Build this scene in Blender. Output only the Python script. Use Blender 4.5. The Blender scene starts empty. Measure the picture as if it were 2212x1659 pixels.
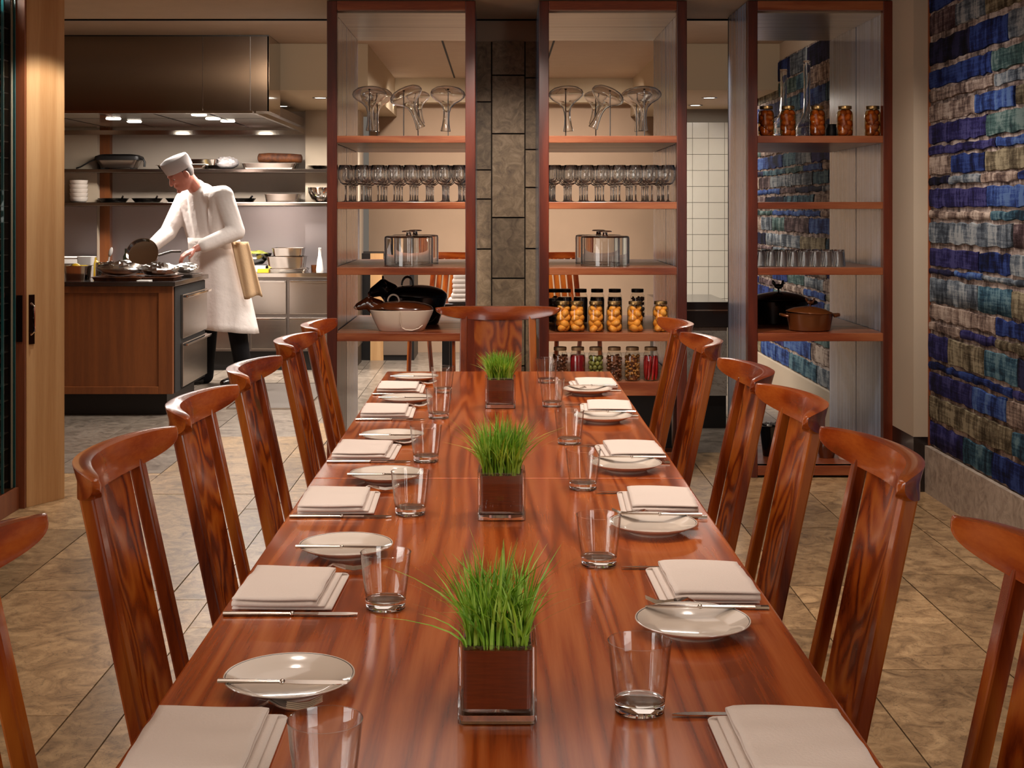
import bpy, bmesh, math, random
from mathutils import Vector, Matrix
R = random.Random(7)
SC = bpy.context.scene
COL = SC.collection
PI = math.pi
F, VX, VY, ZC = 2900.0, 1076.0, 453.0, 1.38

# ------------------------------------------------------------------ camera, world, lights, exposure
cam_d = bpy.data.cameras.new('camera'); cam = bpy.data.objects.new('camera', cam_d); COL.objects.link(cam)
cam.location = (0, 0, ZC); cam.rotation_euler = (PI / 2, 0, 0)
cam_d.sensor_fit = 'HORIZONTAL'; cam_d.sensor_width = 36; cam_d.lens = 36 * F / 2212
cam_d.shift_x = (1106 - VX) / 2212; cam_d.shift_y = (VY - 829.5) / 2212
cam_d.clip_start = 0.05
SC.camera = cam
w = bpy.data.worlds.new('world'); SC.world = w; w.use_nodes = True
w.node_tree.nodes['Background'].inputs[0].default_value = (1.0, 0.85, 0.7, 1)
w.node_tree.nodes['Background'].inputs[1].default_value = 0.15
SC.view_settings.view_transform = 'Standard'; SC.view_settings.look = 'None'
SC.view_settings.gamma = 1; SC.view_settings.use_curve_mapping = False
SC.view_settings.exposure = 0.0
SC.cycles.use_denoising = True
SC.cycles.max_bounces = 24; SC.cycles.transparent_max_bounces = 32
SC.cycles.diffuse_bounces = 4; SC.cycles.glossy_bounces = 5; SC.cycles.transmission_bounces = 24
SC.cycles.sample_clamp_indirect = 4.0; SC.cycles.caustics_reflective = False; SC.cycles.caustics_refractive = False

WARM = (1.0, 0.86, 0.75); NEUT = (1.0, 0.92, 0.84); ART = (1.0, .94, .92)
def area(name, loc, sx, sy, e, col=WARM, rot=(0, 0, 0), spread=PI):
    d = bpy.data.lights.new(name, 'AREA'); d.shape = 'RECTANGLE'; d.size = sx; d.size_y = sy
    d.energy = e; d.color = col; d.spread = spread
    o = bpy.data.objects.new(name, d); COL.objects.link(o); o.location = loc; o.rotation_euler = rot
    return o
def spot(name, loc, target, e, col=WARM, ang=70, blend=0.6, r=0.03):
    d = bpy.data.lights.new(name, 'SPOT'); d.energy = e; d.color = col; d.spot_size = math.radians(ang)
    d.spot_blend = blend; d.shadow_soft_size = r
    o = bpy.data.objects.new(name, d); COL.objects.link(o); o.location = loc
    o.rotation_euler = (Vector(target) - Vector(loc)).to_track_quat('-Z', 'Y').to_euler()
    return o
# downlights over the dining table
for (x, y, e) in ((-.55, 1.2, 3), (.55, 1.5, 9), (-.55, 2.9, 34), (.55, 3.2, 58), (-.55, 4.6, 64), (.55, 4.9, 76)):
    spot('table_downlight', (x, y, 2.43), (x * .35, y - .1, .76), e, WARM, 78, .8, .035)
for (x, y, e) in ((-1.55, 3.2, 18), (1.62, 3.2, 80), (1.5, 4.4, 70), (-1.5, 5.0, 46), (1.55, 5.7, 60)):
    spot('aisle_downlight', (x, y, 2.43), (x, y + .1, 0), e, WARM, 100, .9, .04)
spot('pivot_door_downlight', (-1.72, 6.02, 2.44), (-2.12, 6.32, 1.0), 50, NEUT, 75, .4, .03)
spot('shelf_wash_light', (-.5, 5.9, 2.43), (-.5, 7.1, .8), 75, WARM, 75, .8, .05)
spot('shelf_wash_light', (.6, 5.9, 2.43), (.6, 7.1, .7), 115, WARM, 75, .8, .05)
spot('shelf_wash_light', (1.6, 5.8, 2.43), (1.6, 7.1, .9), 30, WARM, 70, .8, .05)
spot('art_wall_light', (1.25, 5.6, 2.43), (2.11, 5.9, 1.1), 30, ART, 90, .9, .05)
area('dining_soft_fill', (0, 3.6, 2.44), 1.6, 4.4, 20, WARM)  # added soft fill under the ceiling, no fixture stands there
area('left_side_fill', (-4.8, 0.2, 1.5), 1.8, 4.6, 155, (1.0, .95, .9), (0, -PI / 2, 0))  # added side fill out of view, there is no window in this wall
area('right_side_fill', (2.09, -1.0, 1.5), 1.8, 2.6, 60, (1.0, .95, .9), (0, PI / 2, 0))  # second added fill from the unseen right side, not a window
# kitchen and the room behind the shelves
for (x, y) in ((-3.0, 10.7), (-2.5, 10.7), (-2.1, 10.7)):
    spot('hood_light', (x, y, 2.05), (x, y, .8), 105, NEUT, 130, .6, .05)
area('kitchen_strip_light', (-2.2, 11.3, 2.05), 1.8, .25, 75, NEUT)
area('kitchen_ceiling_light', (-1.2, 8.4, 2.60), .9, .9, 60, NEUT, (0, 0, 0), 2.3)
area('back_room_light', (0.1, 10.6, 2.60), 1.6, 1.6, 110, NEUT, (0, 0, 0), 2.2)
spot('pillar_fill', (.05, 5.6, 2.43), (.05, 7.64, 1.3), 105, WARM, 40, .9, .04)  # added to lift the pillar out of the shade between the shelves
for x in (-.7, .15, 1.0): spot('back_wall_fill', (x, 11.6, 2.6), (x, 13.0, 1.2), 85, NEUT, 100, .9, .06)  # added spots that brighten the beige back wall, no known fixtures
spot('soffit_fill', (-1.5, 8.2, 2.58), (-1.5, 10.1, 2.35), 26, NEUT, 100, .9, .06)  # added to brighten the left soffit face
spot('soffit_fill', (1.6, 8.3, 2.58), (1.6, 10.1, 2.35), 20, NEUT, 100, .9, .06)  # same added fill for the right soffit face
area('wine_rack_fill', (-2.34, 5.95, 2.385), .1, .4, 9, NEUT)  # small lamp added inside the rack to make the bottles show
spot('hood_reflection_fill', (-1.5, 7.75, 2.58), (-3.6, 6.2, 1.9), 230, NEUT, 100, .9, .06)  # added to light the end panels so the hood reflects them brighter
spot('counter_front_fill', (1.12, 7.35, 2.43), (1.22, 8.45, .45), 60, NEUT, 60, .9, .04)  # added to brighten the shaded counter front, no lamp known here
area('tile_wall_light', (1.75, 11.1, 2.26), .5, .6, 16, NEUT)

# ------------------------------------------------------------------ helpers
def px(x, Y): return (x - VX) * Y / F
def pz(y, Y): return ZC + (VY - y) * Y / F
def col(h, a=1.0):
    h = h.lstrip('#'); c = [int(h[i:i + 2], 16) / 255 for i in (0, 2, 4)]
    return tuple((x / 12.92 if x <= .04045 else ((x + .055) / 1.055) ** 2.4) for x in c) + (a,)

class MB:
    def __init__(s): s.v = []; s.f = []
    def add(s, vs, fs):
        n = len(s.v); s.v += [tuple(p) for p in vs]; s.f += [tuple(i + n for i in q) for q in fs]; return s
    def box(s, x0, x1, y0, y1, z0, z1):
        return s.add([(x0, y0, z0), (x1, y0, z0), (x1, y1, z0), (x0, y1, z0), (x0, y0, z1), (x1, y0, z1), (x1, y1, z1), (x0, y1, z1)],
                     [(0, 3, 2, 1), (4, 5, 6, 7), (0, 1, 5, 4), (1, 2, 6, 5), (2, 3, 7, 6), (3, 0, 4, 7)])
    def hexa(s, a, b):      # bottom quad a, top quad b
        return s.add(list(a) + list(b), [(0, 3, 2, 1), (4, 5, 6, 7), (0, 1, 5, 4), (1, 2, 6, 5), (2, 3, 7, 6), (3, 0, 4, 7)])
    def loft(s, rings, cap=True):
        n = len(rings[0]); vs = [p for r in rings for p in r]; fs = []
        for i in range(len(rings) - 1):
            for j in range(n):
                k = (j + 1) % n
                fs.append((i * n + j, i * n + k, (i + 1) * n + k, (i + 1) * n + j))
        if cap:
            fs.append(tuple(range(n))[::-1]); m = (len(rings) - 1) * n; fs.append(tuple(range(m, m + n)))
        return s.add(vs, fs)
    def lathe(s, prof, seg=24, c=(0, 0, 0), sx=1, sy=1):
        vs = []; idx = []
        for (r, z) in prof:
            if r < 1e-6:
                idx.append([len(vs)]); vs.append((c[0], c[1], c[2] + z))
            else:
                row = []
                for j in range(seg):
                    a = 2 * PI * j / seg
                    row.append(len(vs)); vs.append((c[0] + sx * r * math.cos(a), c[1] + sy * r * math.sin(a), c[2] + z))
                idx.append(row)
        fs = []
        for A, B in zip(idx[:-1], idx[1:]):
            if len(A) == 1 and len(B) == 1: continue
            for j in range(seg):
                k = (j + 1) % seg
                if len(A) == 1: fs.append((A[0], B[k], B[j]))
                elif len(B) == 1: fs.append((A[j], A[k], B[0]))
                else: fs.append((A[j], A[k], B[k], B[j]))
        return s.add(vs, fs)
    def tube(s, pts, r, seg=8, cap=True):
        P = [Vector(p) for p in pts]; n = len(P)
        rr = r if isinstance(r, (list, tuple)) else [r] * n
        T = [(P[min(i + 1, n - 1)] - P[max(i - 1, 0)]).normalized() for i in range(n)]
        up = Vector((0, 0, 1)) if abs(T[0].z) < .9 else Vector((1, 0, 0))
        rings = []
        for i in range(n):
            a = T[i].cross(up); a = a.normalized() if a.length > 1e-6 else Vector((1, 0, 0))
            b = a.cross(T[i]).normalized(); up = b
            rings.append([tuple(P[i] + (a * math.cos(2 * PI * j / seg) + b * math.sin(2 * PI * j / seg)) * rr[i]) for j in range(seg)])
        return s.loft(rings, cap)
    def capsule(s, p0, r0, p1, r1, seg=14):
        P0, P1 = Vector(p0), Vector(p1); d = (P1 - P0).normalized()
        pts = []; rr = []
        for k in range(5):
            a = -PI / 2 + (PI / 2) * (k + .02) / 5
            pts.append(P0 + d * r0 * math.sin(a)); rr.append(max(r0 * math.cos(a), 1e-4))
        pts.append(P0); rr.append(r0); pts.append(P1); rr.append(r1)
        for k in range(1, 6):
            a = (PI / 2) * (k - .02) / 5
            pts.append(P1 + d * r1 * math.sin(a)); rr.append(max(r1 * math.cos(a), 1e-4))
        return s.tube(pts, rr, seg)
    def ell(s, c, r, seg=14, rings=9, rot=None):
        vs = []; prof = [(math.sin(PI * i / rings), -math.cos(PI * i / rings)) for i in range(rings + 1)]
        m = MB().lathe([(0 if i in (0, rings) else p[0], p[1]) for i, p in enumerate(prof)], seg)
        for p in m.v:
            q = Vector((p[0] * r[0], p[1] * r[1], p[2] * r[2]))
            if rot is not None: q = rot @ q
            vs.append(tuple(q + Vector(c)))
        return s.add(vs, m.f)
    def xf(s, M):
        s.v = [tuple(M @ Vector(p)) for p in s.v]; return s
    def mesh(s, name, mat, smooth=0, recalc=True):
        me = bpy.data.meshes.new(name); me.from_pydata(s.v, [], s.f)
        if recalc:
            bm = bmesh.new(); bm.from_mesh(me); bmesh.ops.remove_doubles(bm, verts=bm.verts, dist=1e-6); bmesh.ops.recalc_face_normals(bm, faces=bm.faces); bm.to_mesh(me); bm.free()
        if smooth:
            me.polygons.foreach_set('use_smooth', [True] * len(me.polygons))
            me.set_sharp_from_angle(angle=math.radians(smooth))
        if mat is not None:
            for m in (mat if isinstance(mat, list) else [mat]): me.materials.append(m)
        return me
    def build(s, name, mat, parent=None, smooth=0, bevel=0, seg=2, loc=None, recalc=True):
        o = bpy.data.objects.new(name, s.mesh(name, mat, smooth, recalc)); COL.objects.link(o)
        if parent is not None: o.parent = parent
        if loc is not None: o.location = loc
        if bevel:
            b = o.modifiers.new('bevel', 'BEVEL'); b.width = bevel; b.segments = seg; b.limit_method = 'ANGLE'; b.angle_limit = math.radians(40)
            b.harden_normals = False
        return o

def tag(o, label=None, cat=None, group=None, kind=None):
    if label: o['label'] = label
    if cat: o['category'] = cat
    if group: o['group'] = group
    if kind: o['kind'] = kind
    return o
def thing(name, label, cat, loc=(0, 0, 0), rotz=0, group=None, kind=None):
    o = bpy.data.objects.new(name, None); COL.objects.link(o); o.empty_display_size = .05
    o.location = loc; o.rotation_euler = (0, 0, rotz)
    return tag(o, label, cat, group, kind)
KIDS = {}
def kids(o): return [c for c in COL.objects if c.parent is o]
def dup(root, loc, rotz=None, label=None, group=None, rot=None, scale=None):
    def rec(o, par):
        c = o.copy(); COL.objects.link(c)
        if par is not None: c.parent = par
        for ch in list(o.children): rec(ch, c)
        return c
    c = rec(root, None); c.location = loc
    if rotz is not None: c.rotation_euler = (0, 0, rotz)
    if rot is not None: c.rotation_euler = rot
    if scale is not None: c.scale = scale
    if label: c['label'] = label
    if group: c['group'] = group
    return c
def struct(name, mb, mat, parent=None, **k):
    o = mb.build(name, mat, parent, **k)
    if parent is None: o['kind'] = 'structure'
    return o

# ------------------------------------------------------------------ materials
def newmat(name):
    m = bpy.data.materials.new(name); m.use_nodes = True
    nt = m.node_tree; b = nt.nodes['Principled BSDF']; return m, nt, b
def setb(b, **k):
    names = {'rough': 'Roughness', 'metal': 'Metallic', 'spec': 'Specular IOR Level', 'coat': 'Coat Weight', 'coatr': 'Coat Roughness',
             'sheen': 'Sheen Weight', 'sss': 'Subsurface Weight', 'em': 'Emission Strength'}
    for kk, v in k.items(): b.inputs[names[kk]].default_value = v
def plain(name, c, rough=.5, metal=0, coat=0, var=.0, nscale=8, bump=0, bscale=60, spec=.5, c2=None, objrand=0.0, stretch=(1, 1, 1)):
    m, nt, b = newmat(name); N, L = nt.nodes, nt.links
    setb(b, rough=rough, metal=metal, coat=coat, spec=spec)
    b.inputs['Coat Roughness'].default_value = .08
    tc = N.new('ShaderNodeTexCoord'); mp = N.new('ShaderNodeMapping'); L.new(tc.outputs['Object'], mp.inputs[0]); mp.inputs['Scale'].default_value = stretch
    c = col(c) if isinstance(c, str) else c
    if var or c2:
        n = N.new('ShaderNodeTexNoise'); n.inputs['Scale'].default_value = nscale; n.inputs['Detail'].default_value = 5
        L.new(mp.outputs[0], n.inputs['Vector'])
        r = N.new('ShaderNodeValToRGB'); L.new(n.outputs[0], r.inputs[0])
        d = col(c2) if c2 else tuple(x * (1 - var) for x in c[:3]) + (1,)
        r.color_ramp.elements[0].color = d; r.color_ramp.elements[1].color = c
        r.color_ramp.elements[0].position = .35; r.color_ramp.elements[1].position = .65
        out = r.outputs[0]
        if objrand:
            oi = N.new('ShaderNodeObjectInfo'); mr = N.new('ShaderNodeMapRange'); L.new(oi.outputs['Random'], mr.inputs[0])
            mr.inputs[3].default_value = 1 - objrand; mr.inputs[4].default_value = 1 + objrand * .5
            hs = N.new('ShaderNodeHueSaturation'); L.new(out, hs.inputs['Color']); L.new(mr.outputs[0], hs.inputs['Value']); out = hs.outputs[0]
        L.new(out, b.inputs['Base Color'])
    else: b.inputs['Base Color'].default_value = c
    if bump:
        n2 = N.new('ShaderNodeTexNoise'); n2.inputs['Scale'].default_value = bscale; n2.inputs['Detail'].default_value = 4
        L.new(mp.outputs[0], n2.inputs['Vector'])
        bp = N.new('ShaderNodeBump'); bp.inputs['Strength'].default_value = bump; bp.inputs['Distance'].default_value = .01
        L.new(n2.outputs[0], bp.inputs['Height']); L.new(bp.outputs[0], b.inputs['Normal'])
    return m
def wood(name, dark, mid, light, axis='z', sc=3.0, stretch=8.0, bands=16, rough=.28, coat=.35, coatr=.1, streak=.35, lo=.2, bandw=.55, rnd=True):
    """figured wood: contour lines of a stretched noise field plus fine streaks along the grain"""
    m, nt, b = newmat(name); N, L = nt.nodes, nt.links
    setb(b, rough=rough, coat=coat, coatr=coatr)
    tc = N.new('ShaderNodeTexCoord'); oi = N.new('ShaderNodeObjectInfo')
    mul = N.new('ShaderNodeMath'); mul.operation = 'MULTIPLY'; mul.inputs[1].default_value = 23.7 if rnd else 0; L.new(oi.outputs['Random'], mul.inputs[0])
    ad = N.new('ShaderNodeVectorMath'); ad.operation = 'ADD'; L.new(tc.outputs['Object'], ad.inputs[0]); L.new(mul.outputs[0], ad.inputs[1])
    s = {'x': (sc / stretch, sc, sc), 'y': (sc, sc / stretch, sc), 'z': (sc, sc, sc / stretch)}[axis]
    mp = N.new('ShaderNodeMapping'); mp.inputs['Scale'].default_value = s; L.new(ad.outputs[0], mp.inputs[0])
    n = N.new('ShaderNodeTexNoise'); n.inputs['Scale'].default_value = 1.0; n.inputs['Detail'].default_value = 2.0; n.inputs['Roughness'].default_value = .4
    L.new(mp.outputs[0], n.inputs['Vector'])
    k = N.new('ShaderNodeMath'); k.operation = 'MULTIPLY'; k.inputs[1].default_value = bands * 2 * PI; L.new(n.outputs[0], k.inputs[0])
    sn = N.new('ShaderNodeMath'); sn.operation = 'SINE'; L.new(k.outputs[0], sn.inputs[0])
    mr = N.new('ShaderNodeMapRange'); mr.inputs[1].default_value = -1; mr.inputs[2].default_value = 1; L.new(sn.outputs[0], mr.inputs[0])
    n2 = N.new('ShaderNodeTexNoise'); n2.inputs['Scale'].default_value = 14; n2.inputs['Detail'].default_value = 5; n2.inputs['Roughness'].default_value = .65
    mp2 = N.new('ShaderNodeMapping'); mp2.inputs['Scale'].default_value = tuple(v if v < sc else v * 1.6 for v in s); L.new(ad.outputs[0], mp2.inputs[0]); L.new(mp2.outputs[0], n2.inputs['Vector'])
    n3 = N.new('ShaderNodeTexNoise'); n3.inputs['Scale'].default_value = .9; n3.inputs['Detail'].default_value = 2; L.new(mp.outputs[0], n3.inputs['Vector'])
    m1 = N.new('ShaderNodeMath'); m1.operation = 'MULTIPLY'; m1.inputs[1].default_value = bandw; L.new(mr.outputs[0], m1.inputs[0])
    m2 = N.new('ShaderNodeMath'); m2.operation = 'MULTIPLY_ADD'; m2.inputs[1].default_value = streak; L.new(n2.outputs[0], m2.inputs[0]); L.new(m1.outputs[0], m2.inputs[2])
    m3 = N.new('ShaderNodeMath'); m3.operation = 'MULTIPLY_ADD'; m3.inputs[1].default_value = .5; L.new(n3.outputs[0], m3.inputs[0]); L.new(m2.outputs[0], m3.inputs[2])
    r = N.new('ShaderNodeValToRGB'); L.new(m3.outputs[0], r.inputs[0])
    e = r.color_ramp.elements; e[0].position = lo; e[0].color = col(dark); e[1].position = .98; e[1].color = col(light)
    q = e.new(.58); q.color = col(mid)
    L.new(r.outputs[0], b.inputs['Base Color'])
    return m
def steel(name, c='#b8b2ac', rough=.22, brush=None, var=.05):
    m, nt, b = newmat(name); N, L = nt.nodes, nt.links
    setb(b, metal=1.0, rough=rough); b.inputs['Base Color'].default_value = col(c)
    if brush:
        tc = N.new('ShaderNodeTexCoord'); mp = N.new('ShaderNodeMapping'); mp.inputs['Scale'].default_value = brush
        L.new(tc.outputs['Object'], mp.inputs[0]); n = N.new('ShaderNodeTexNoise'); n.inputs['Scale'].default_value = 1; n.inputs['Detail'].default_value = 5
        L.new(mp.outputs[0], n.inputs['Vector']); mr = N.new('ShaderNodeMapRange'); mr.inputs[3].default_value = rough * .88; mr.inputs[4].default_value = rough * 1.15
        L.new(n.outputs[0], mr.inputs[0]); L.new(mr.outputs[0], b.inputs['Roughness'])
        bp = N.new('ShaderNodeBump'); bp.inputs['Strength'].default_value = .005; bp.inputs['Distance'].default_value = .01; L.new(n.outputs[0], bp.inputs['Height']); L.new(bp.outputs[0], b.inputs['Normal'])
    return m
def thin_glass(name, tint=(.97, .98, .98), edge=(.45, .45, .46), ior=1.5, gl=1.0, power=.7):
    """clear glass wall: Fresnel reflection over a transparent body that is denser seen edge-on"""
    m, nt, b = newmat(name); N, L = nt.nodes, nt.links; N.remove(b)
    out = N['Material Output']
    lw = N.new('ShaderNodeLayerWeight'); lw.inputs['Blend'].default_value = .5
    rp = N.new('ShaderNodeValToRGB'); L.new(lw.outputs['Facing'], rp.inputs[0])
    rp.color_ramp.elements[0].position = power; rp.color_ramp.elements[0].color = tint + (1,); rp.color_ramp.elements[1].position = 1.0; rp.color_ramp.elements[1].color = edge + (1,)
    tr = N.new('ShaderNodeBsdfTransparent'); L.new(rp.outputs[0], tr.inputs[0])
    g = N.new('ShaderNodeBsdfGlossy'); g.inputs['Roughness'].default_value = .015; g.inputs['Color'].default_value = (gl, gl, gl, 1)
    pw = N.new('ShaderNodeMath'); pw.operation = 'POWER'; pw.inputs[1].default_value = 4.0; L.new(lw.outputs['Facing'], pw.inputs[0])
    f0 = ((ior - 1) / (ior + 1)) ** 2
    ma = N.new('ShaderNodeMath'); ma.operation = 'MULTIPLY_ADD'; ma.inputs[1].default_value = .75; ma.inputs[2].default_value = f0; L.new(pw.outputs[0], ma.inputs[0])
    mx = N.new('ShaderNodeMixShader'); L.new(ma.outputs[0], mx.inputs[0]); L.new(tr.outputs[0], mx.inputs[1]); L.new(g.outputs[0], mx.inputs[2])
    L.new(mx.outputs[0], out.inputs[0])
    return m
def solid_glass(name, c=(.95, .97, .97), ior=1.45):
    m, nt, b = newmat(name); b.inputs['Base Color'].default_value = c + (1,); setb(b, rough=.0)
    b.inputs['Transmission Weight'].default_value = 1; b.inputs['IOR'].default_value = ior
    return m
def emit(name, c, s):
    m, nt, b = newmat(name); N, L = nt.nodes, nt.links; N.remove(b)
    e = N.new('ShaderNodeEmission'); e.inputs[0].default_value = c + (1,); e.inputs[1].default_value = s; L.new(e.outputs[0], N['Material Output'].inputs[0]); return m
def stone(name, dark, mid, light, sc=6, rough=.35, vein=True, stretch=(1, 1, 1), rnd=.25, coat=0):
    m, nt, b = newmat(name); N, L = nt.nodes, nt.links; setb(b, rough=rough, coat=coat)
    tc = N.new('ShaderNodeTexCoord'); oi = N.new('ShaderNodeObjectInfo')
    mul = N.new('ShaderNodeMath'); mul.operation = 'MULTIPLY'; mul.inputs[1].default_value = 31.3; L.new(oi.outputs['Random'], mul.inputs[0])
    ad = N.new('ShaderNodeVectorMath'); L.new(tc.outputs['Object'], ad.inputs[0]); L.new(mul.outputs[0], ad.inputs[1])
    mp = N.new('ShaderNodeMapping'); mp.inputs['Scale'].default_value = stretch; L.new(ad.outputs[0], mp.inputs[0])
    n = N.new('ShaderNodeTexNoise'); n.inputs['Scale'].default_value = sc; n.inputs['Detail'].default_value = 8; n.inputs['Roughness'].default_value = .7; n.inputs['Distortion'].default_value = 1.2
    L.new(mp.outputs[0], n.inputs['Vector'])
    r = N.new('ShaderNodeValToRGB'); L.new(n.outputs[0], r.inputs[0]); e = r.color_ramp.elements
    e[0].position = .3; e[0].color = col(dark); e[1].position = .72; e[1].color = col(light); q = e.new(.5); q.color = col(mid)
    hs = N.new('ShaderNodeHueSaturation'); mr = N.new('ShaderNodeMapRange'); mr.inputs[3].default_value = 1 - rnd; mr.inputs[4].default_value = 1 + rnd * .6
    L.new(oi.outputs['Random'], mr.inputs[0]); L.new(mr.outputs[0], hs.inputs['Value']); outc = r.outputs[0]
    if vein:
        n2 = N.new('ShaderNodeTexNoise'); n2.inputs['Scale'].default_value = sc * 1.3; n2.inputs['Detail'].default_value = 6; n2.inputs['Distortion'].default_value = 2.5
        L.new(mp.outputs[0], n2.inputs['Vector'])
        s1 = N.new('ShaderNodeMath'); s1.operation = 'SUBTRACT'; s1.inputs[1].default_value = .5; L.new(n2.outputs[0], s1.inputs[0])
        ab = N.new('ShaderNodeMath'); ab.operation = 'ABSOLUTE'; L.new(s1.outputs[0], ab.inputs[0])
        vr = N.new('ShaderNodeMapRange'); vr.inputs[1].default_value = 0; vr.inputs[2].default_value = .018; vr.inputs[3].default_value = .5; vr.inputs[4].default_value = 1; L.new(ab.outputs[0], vr.inputs[0])
        mm = N.new('ShaderNodeMix'); mm.data_type = 'RGBA'; mm.blend_type = 'MULTIPLY'; mm.inputs[0].default_value = 1; L.new(outc, mm.inputs[6]); L.new(vr.outputs[0], mm.inputs[7]); outc = mm.outputs[2]
    L.new(outc, hs.inputs['Color']); L.new(hs.outputs[0], b.inputs['Base Color'])
    return m
def textile(name, c1, c2, c3):
    m, nt, b = newmat(name); N, L = nt.nodes, nt.links; setb(b, rough=.9, spec=.15)
    tc = N.new('ShaderNodeTexCoord'); oi = N.new('ShaderNodeObjectInfo'); mul = N.new('ShaderNodeMath'); mul.operation = 'MULTIPLY'; mul.inputs[1].default_value = 17.0; L.new(oi.outputs['Random'], mul.inputs[0])
    ad = N.new('ShaderNodeVectorMath'); L.new(tc.outputs['Object'], ad.inputs[0]); L.new(mul.outputs[0], ad.inputs[1])
    def noise(sc, scale, det=4):
        mp = N.new('ShaderNodeMapping'); mp.inputs['Scale'].default_value = scale; L.new(ad.outputs[0], mp.inputs[0])
        n = N.new('ShaderNodeTexNoise'); n.inputs['Scale'].default_value = sc; n.inputs['Detail'].default_value = det; n.inputs['Roughness'].default_value = .65; L.new(mp.outputs[0], n.inputs['Vector']); return n
    a = noise(6, (1, 1.6, .9)); v = noise(30, (1, 1.2, .12)); h = noise(60, (1, .08, 1.6)); g = noise(220, (1, 1, 1), 2)
    x = N.new('ShaderNodeMath'); x.operation = 'MULTIPLY_ADD'; x.inputs[1].default_value = .45; L.new(v.outputs[0], x.inputs[0]); L.new(a.outputs[0], x.inputs[2])
    y = N.new('ShaderNodeMath'); y.operation = 'MULTIPLY_ADD'; y.inputs[1].default_value = .4; L.new(h.outputs[0], y.inputs[0]); L.new(x.outputs[0], y.inputs[2])
    z = N.new('ShaderNodeMath'); z.operation = 'MULTIPLY_ADD'; z.inputs[1].default_value = .25; L.new(g.outputs[0], z.inputs[0]); L.new(y.outputs[0], z.inputs[2])
    r = N.new('ShaderNodeValToRGB'); L.new(z.outputs[0], r.inputs[0]); e = r.color_ramp.elements
    e[0].position = .78; e[0].color = col(c1); e[1].position = 1.0; e[1].color = col(c3)
    r.color_ramp.elements.new(.9).color = col(c2)
    # the ramp stops at 1, so bring the sum down
    sub = N.new('ShaderNodeMath'); sub.operation = 'MULTIPLY'; sub.inputs[1].default_value = .86; L.new(z.outputs[0], sub.inputs[0]); L.new(sub.outputs[0], r.inputs[0])
    L.new(r.outputs[0], b.inputs['Base Color'])
    bp = N.new('ShaderNodeBump'); bp.inputs['Strength'].default_value = .35; bp.inputs['Distance'].default_value = .006; L.new(z.outputs[0], bp.inputs['Height']); L.new(bp.outputs[0], b.inputs['Normal'])
    return m

M = {}
M['table'] = wood('table_wood', '#571a04', '#a04814', '#c26c34', 'y', 9, 20, 11, .2, .4, .1, .42, .32, .34, False)
M['chair'] = wood('chair_wood', '#3c0c02', '#80340c', '#a65a1c', 'z', 6, 6, 5, .25, .4, .1, .35, .25, .45)
M['splat'] = wood('chair_splat_wood', '#420c02', '#86380c', '#a65a1c', 'z', 10, 3.2, 9, .25, .4, .12, .3, .3, .42)
M['rail'] = wood('chair_rail_wood', '#3e0c02', '#84340c', '#a8561e', 'x', 8, 6, 4, .22, .45, .08, .4, .2, .4)
M['mahog_v'] = wood('mahogany_upright', '#220402', '#4a1606', '#6a2810', 'z', 10, 10, 3, .35, .15, .15, .5, .2, .35)
M['mahog_h'] = wood('mahogany_board', '#38120a', '#7c3a1c', '#a2623c', 'x', 10, 10, 3, .35, .2, .15, .5, .2, .35)
M['veneer'] = wood('blue_reflection_veneer', '#2a323e', '#5e6c80', '#8a9ab2', 'z', 30, 30, 2, .25, .4, .18, .8, .25, .3)  # blue tint is reflected light put into the veneer colour
M['veneer_h'] = wood('grey_veneer_underside', '#4a3e34', '#7a6a58', '#988872', 'x', 30, 30, 2, .3, .35, .22, .8, .25, .3)
M['oak'] = wood('light_oak', '#a8794a', '#bd8f5e', '#cfa574', 'z', 14, 25, 2, .5, 0, .1, .7, .2, .3)
M['oak_dark'] = wood('brown_oak', '#4e2710', '#6d3a18', '#83491f', 'z', 22, 22, 2, .5, .05, .2, .8, .2, .25)
M['jamb'] = wood('red_brown_jamb', '#5a2a16', '#7a4024', '#8f5230', 'z', 16, 20, 2, .45, .1, .2, .6, .2, .3)
M['floor_tile'] = stone('limestone_floor', '#5c4630', '#9a7c58', '#c0a076', 10, .3, True, (1, 1.0, 1), .32)
M['kitchen_light_tile'] = stone('limestone_kitchen_light', '#50473e', '#7c7064', '#988c7e', 10, .28, True, (1, 1.0, 1), .2)  # same limestone greyed: the different kitchen light put into its colour
M['grout'] = plain('floor_grout', '#2e251c', .9)
M['pillar_tile'] = stone('pillar_limestone', '#625040', '#8a755a', '#ae967a', 16, .55, False, (1, 1, 1), .25)
M['pillar_core'] = plain('pillar_mortar', '#2a2018', .9)
M['base_stone'] = stone('baseboard_stone', '#7a6c60', '#a09284', '#bcae9e', 14, .5, False, (1, 1, 1), .15)
M['ceil'] = plain('ceiling_paint', '#c8b094', .8, var=.05)
M['ceil_back'] = plain('back_ceiling_paint', '#b39a82', .75, var=.04)
M['beige'] = plain('beige_wall_paint', '#a98c72', .8, var=.06, nscale=3)
M['kwall'] = plain('kitchen_wall_panel', '#a59687', .55, var=.06, nscale=2)
M['soffit'] = plain('soffit_paint', '#b8a284', .8)
M['cream'] = plain('cream_paint', '#b5a48e', .7)
M['dark_trim'] = plain('dark_gap', '#0c0806', .8)
M['white_tile'] = plain('white_glazed_tile', '#cfc9ba', .2, var=.03, coat=.3)
M['tile_grout'] = plain('tile_grout', '#8a8276', .9)
M['seam'] = textile('frayed_seam_cloth', '#3a302c', '#7a6a62', '#a89a90')
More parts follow.
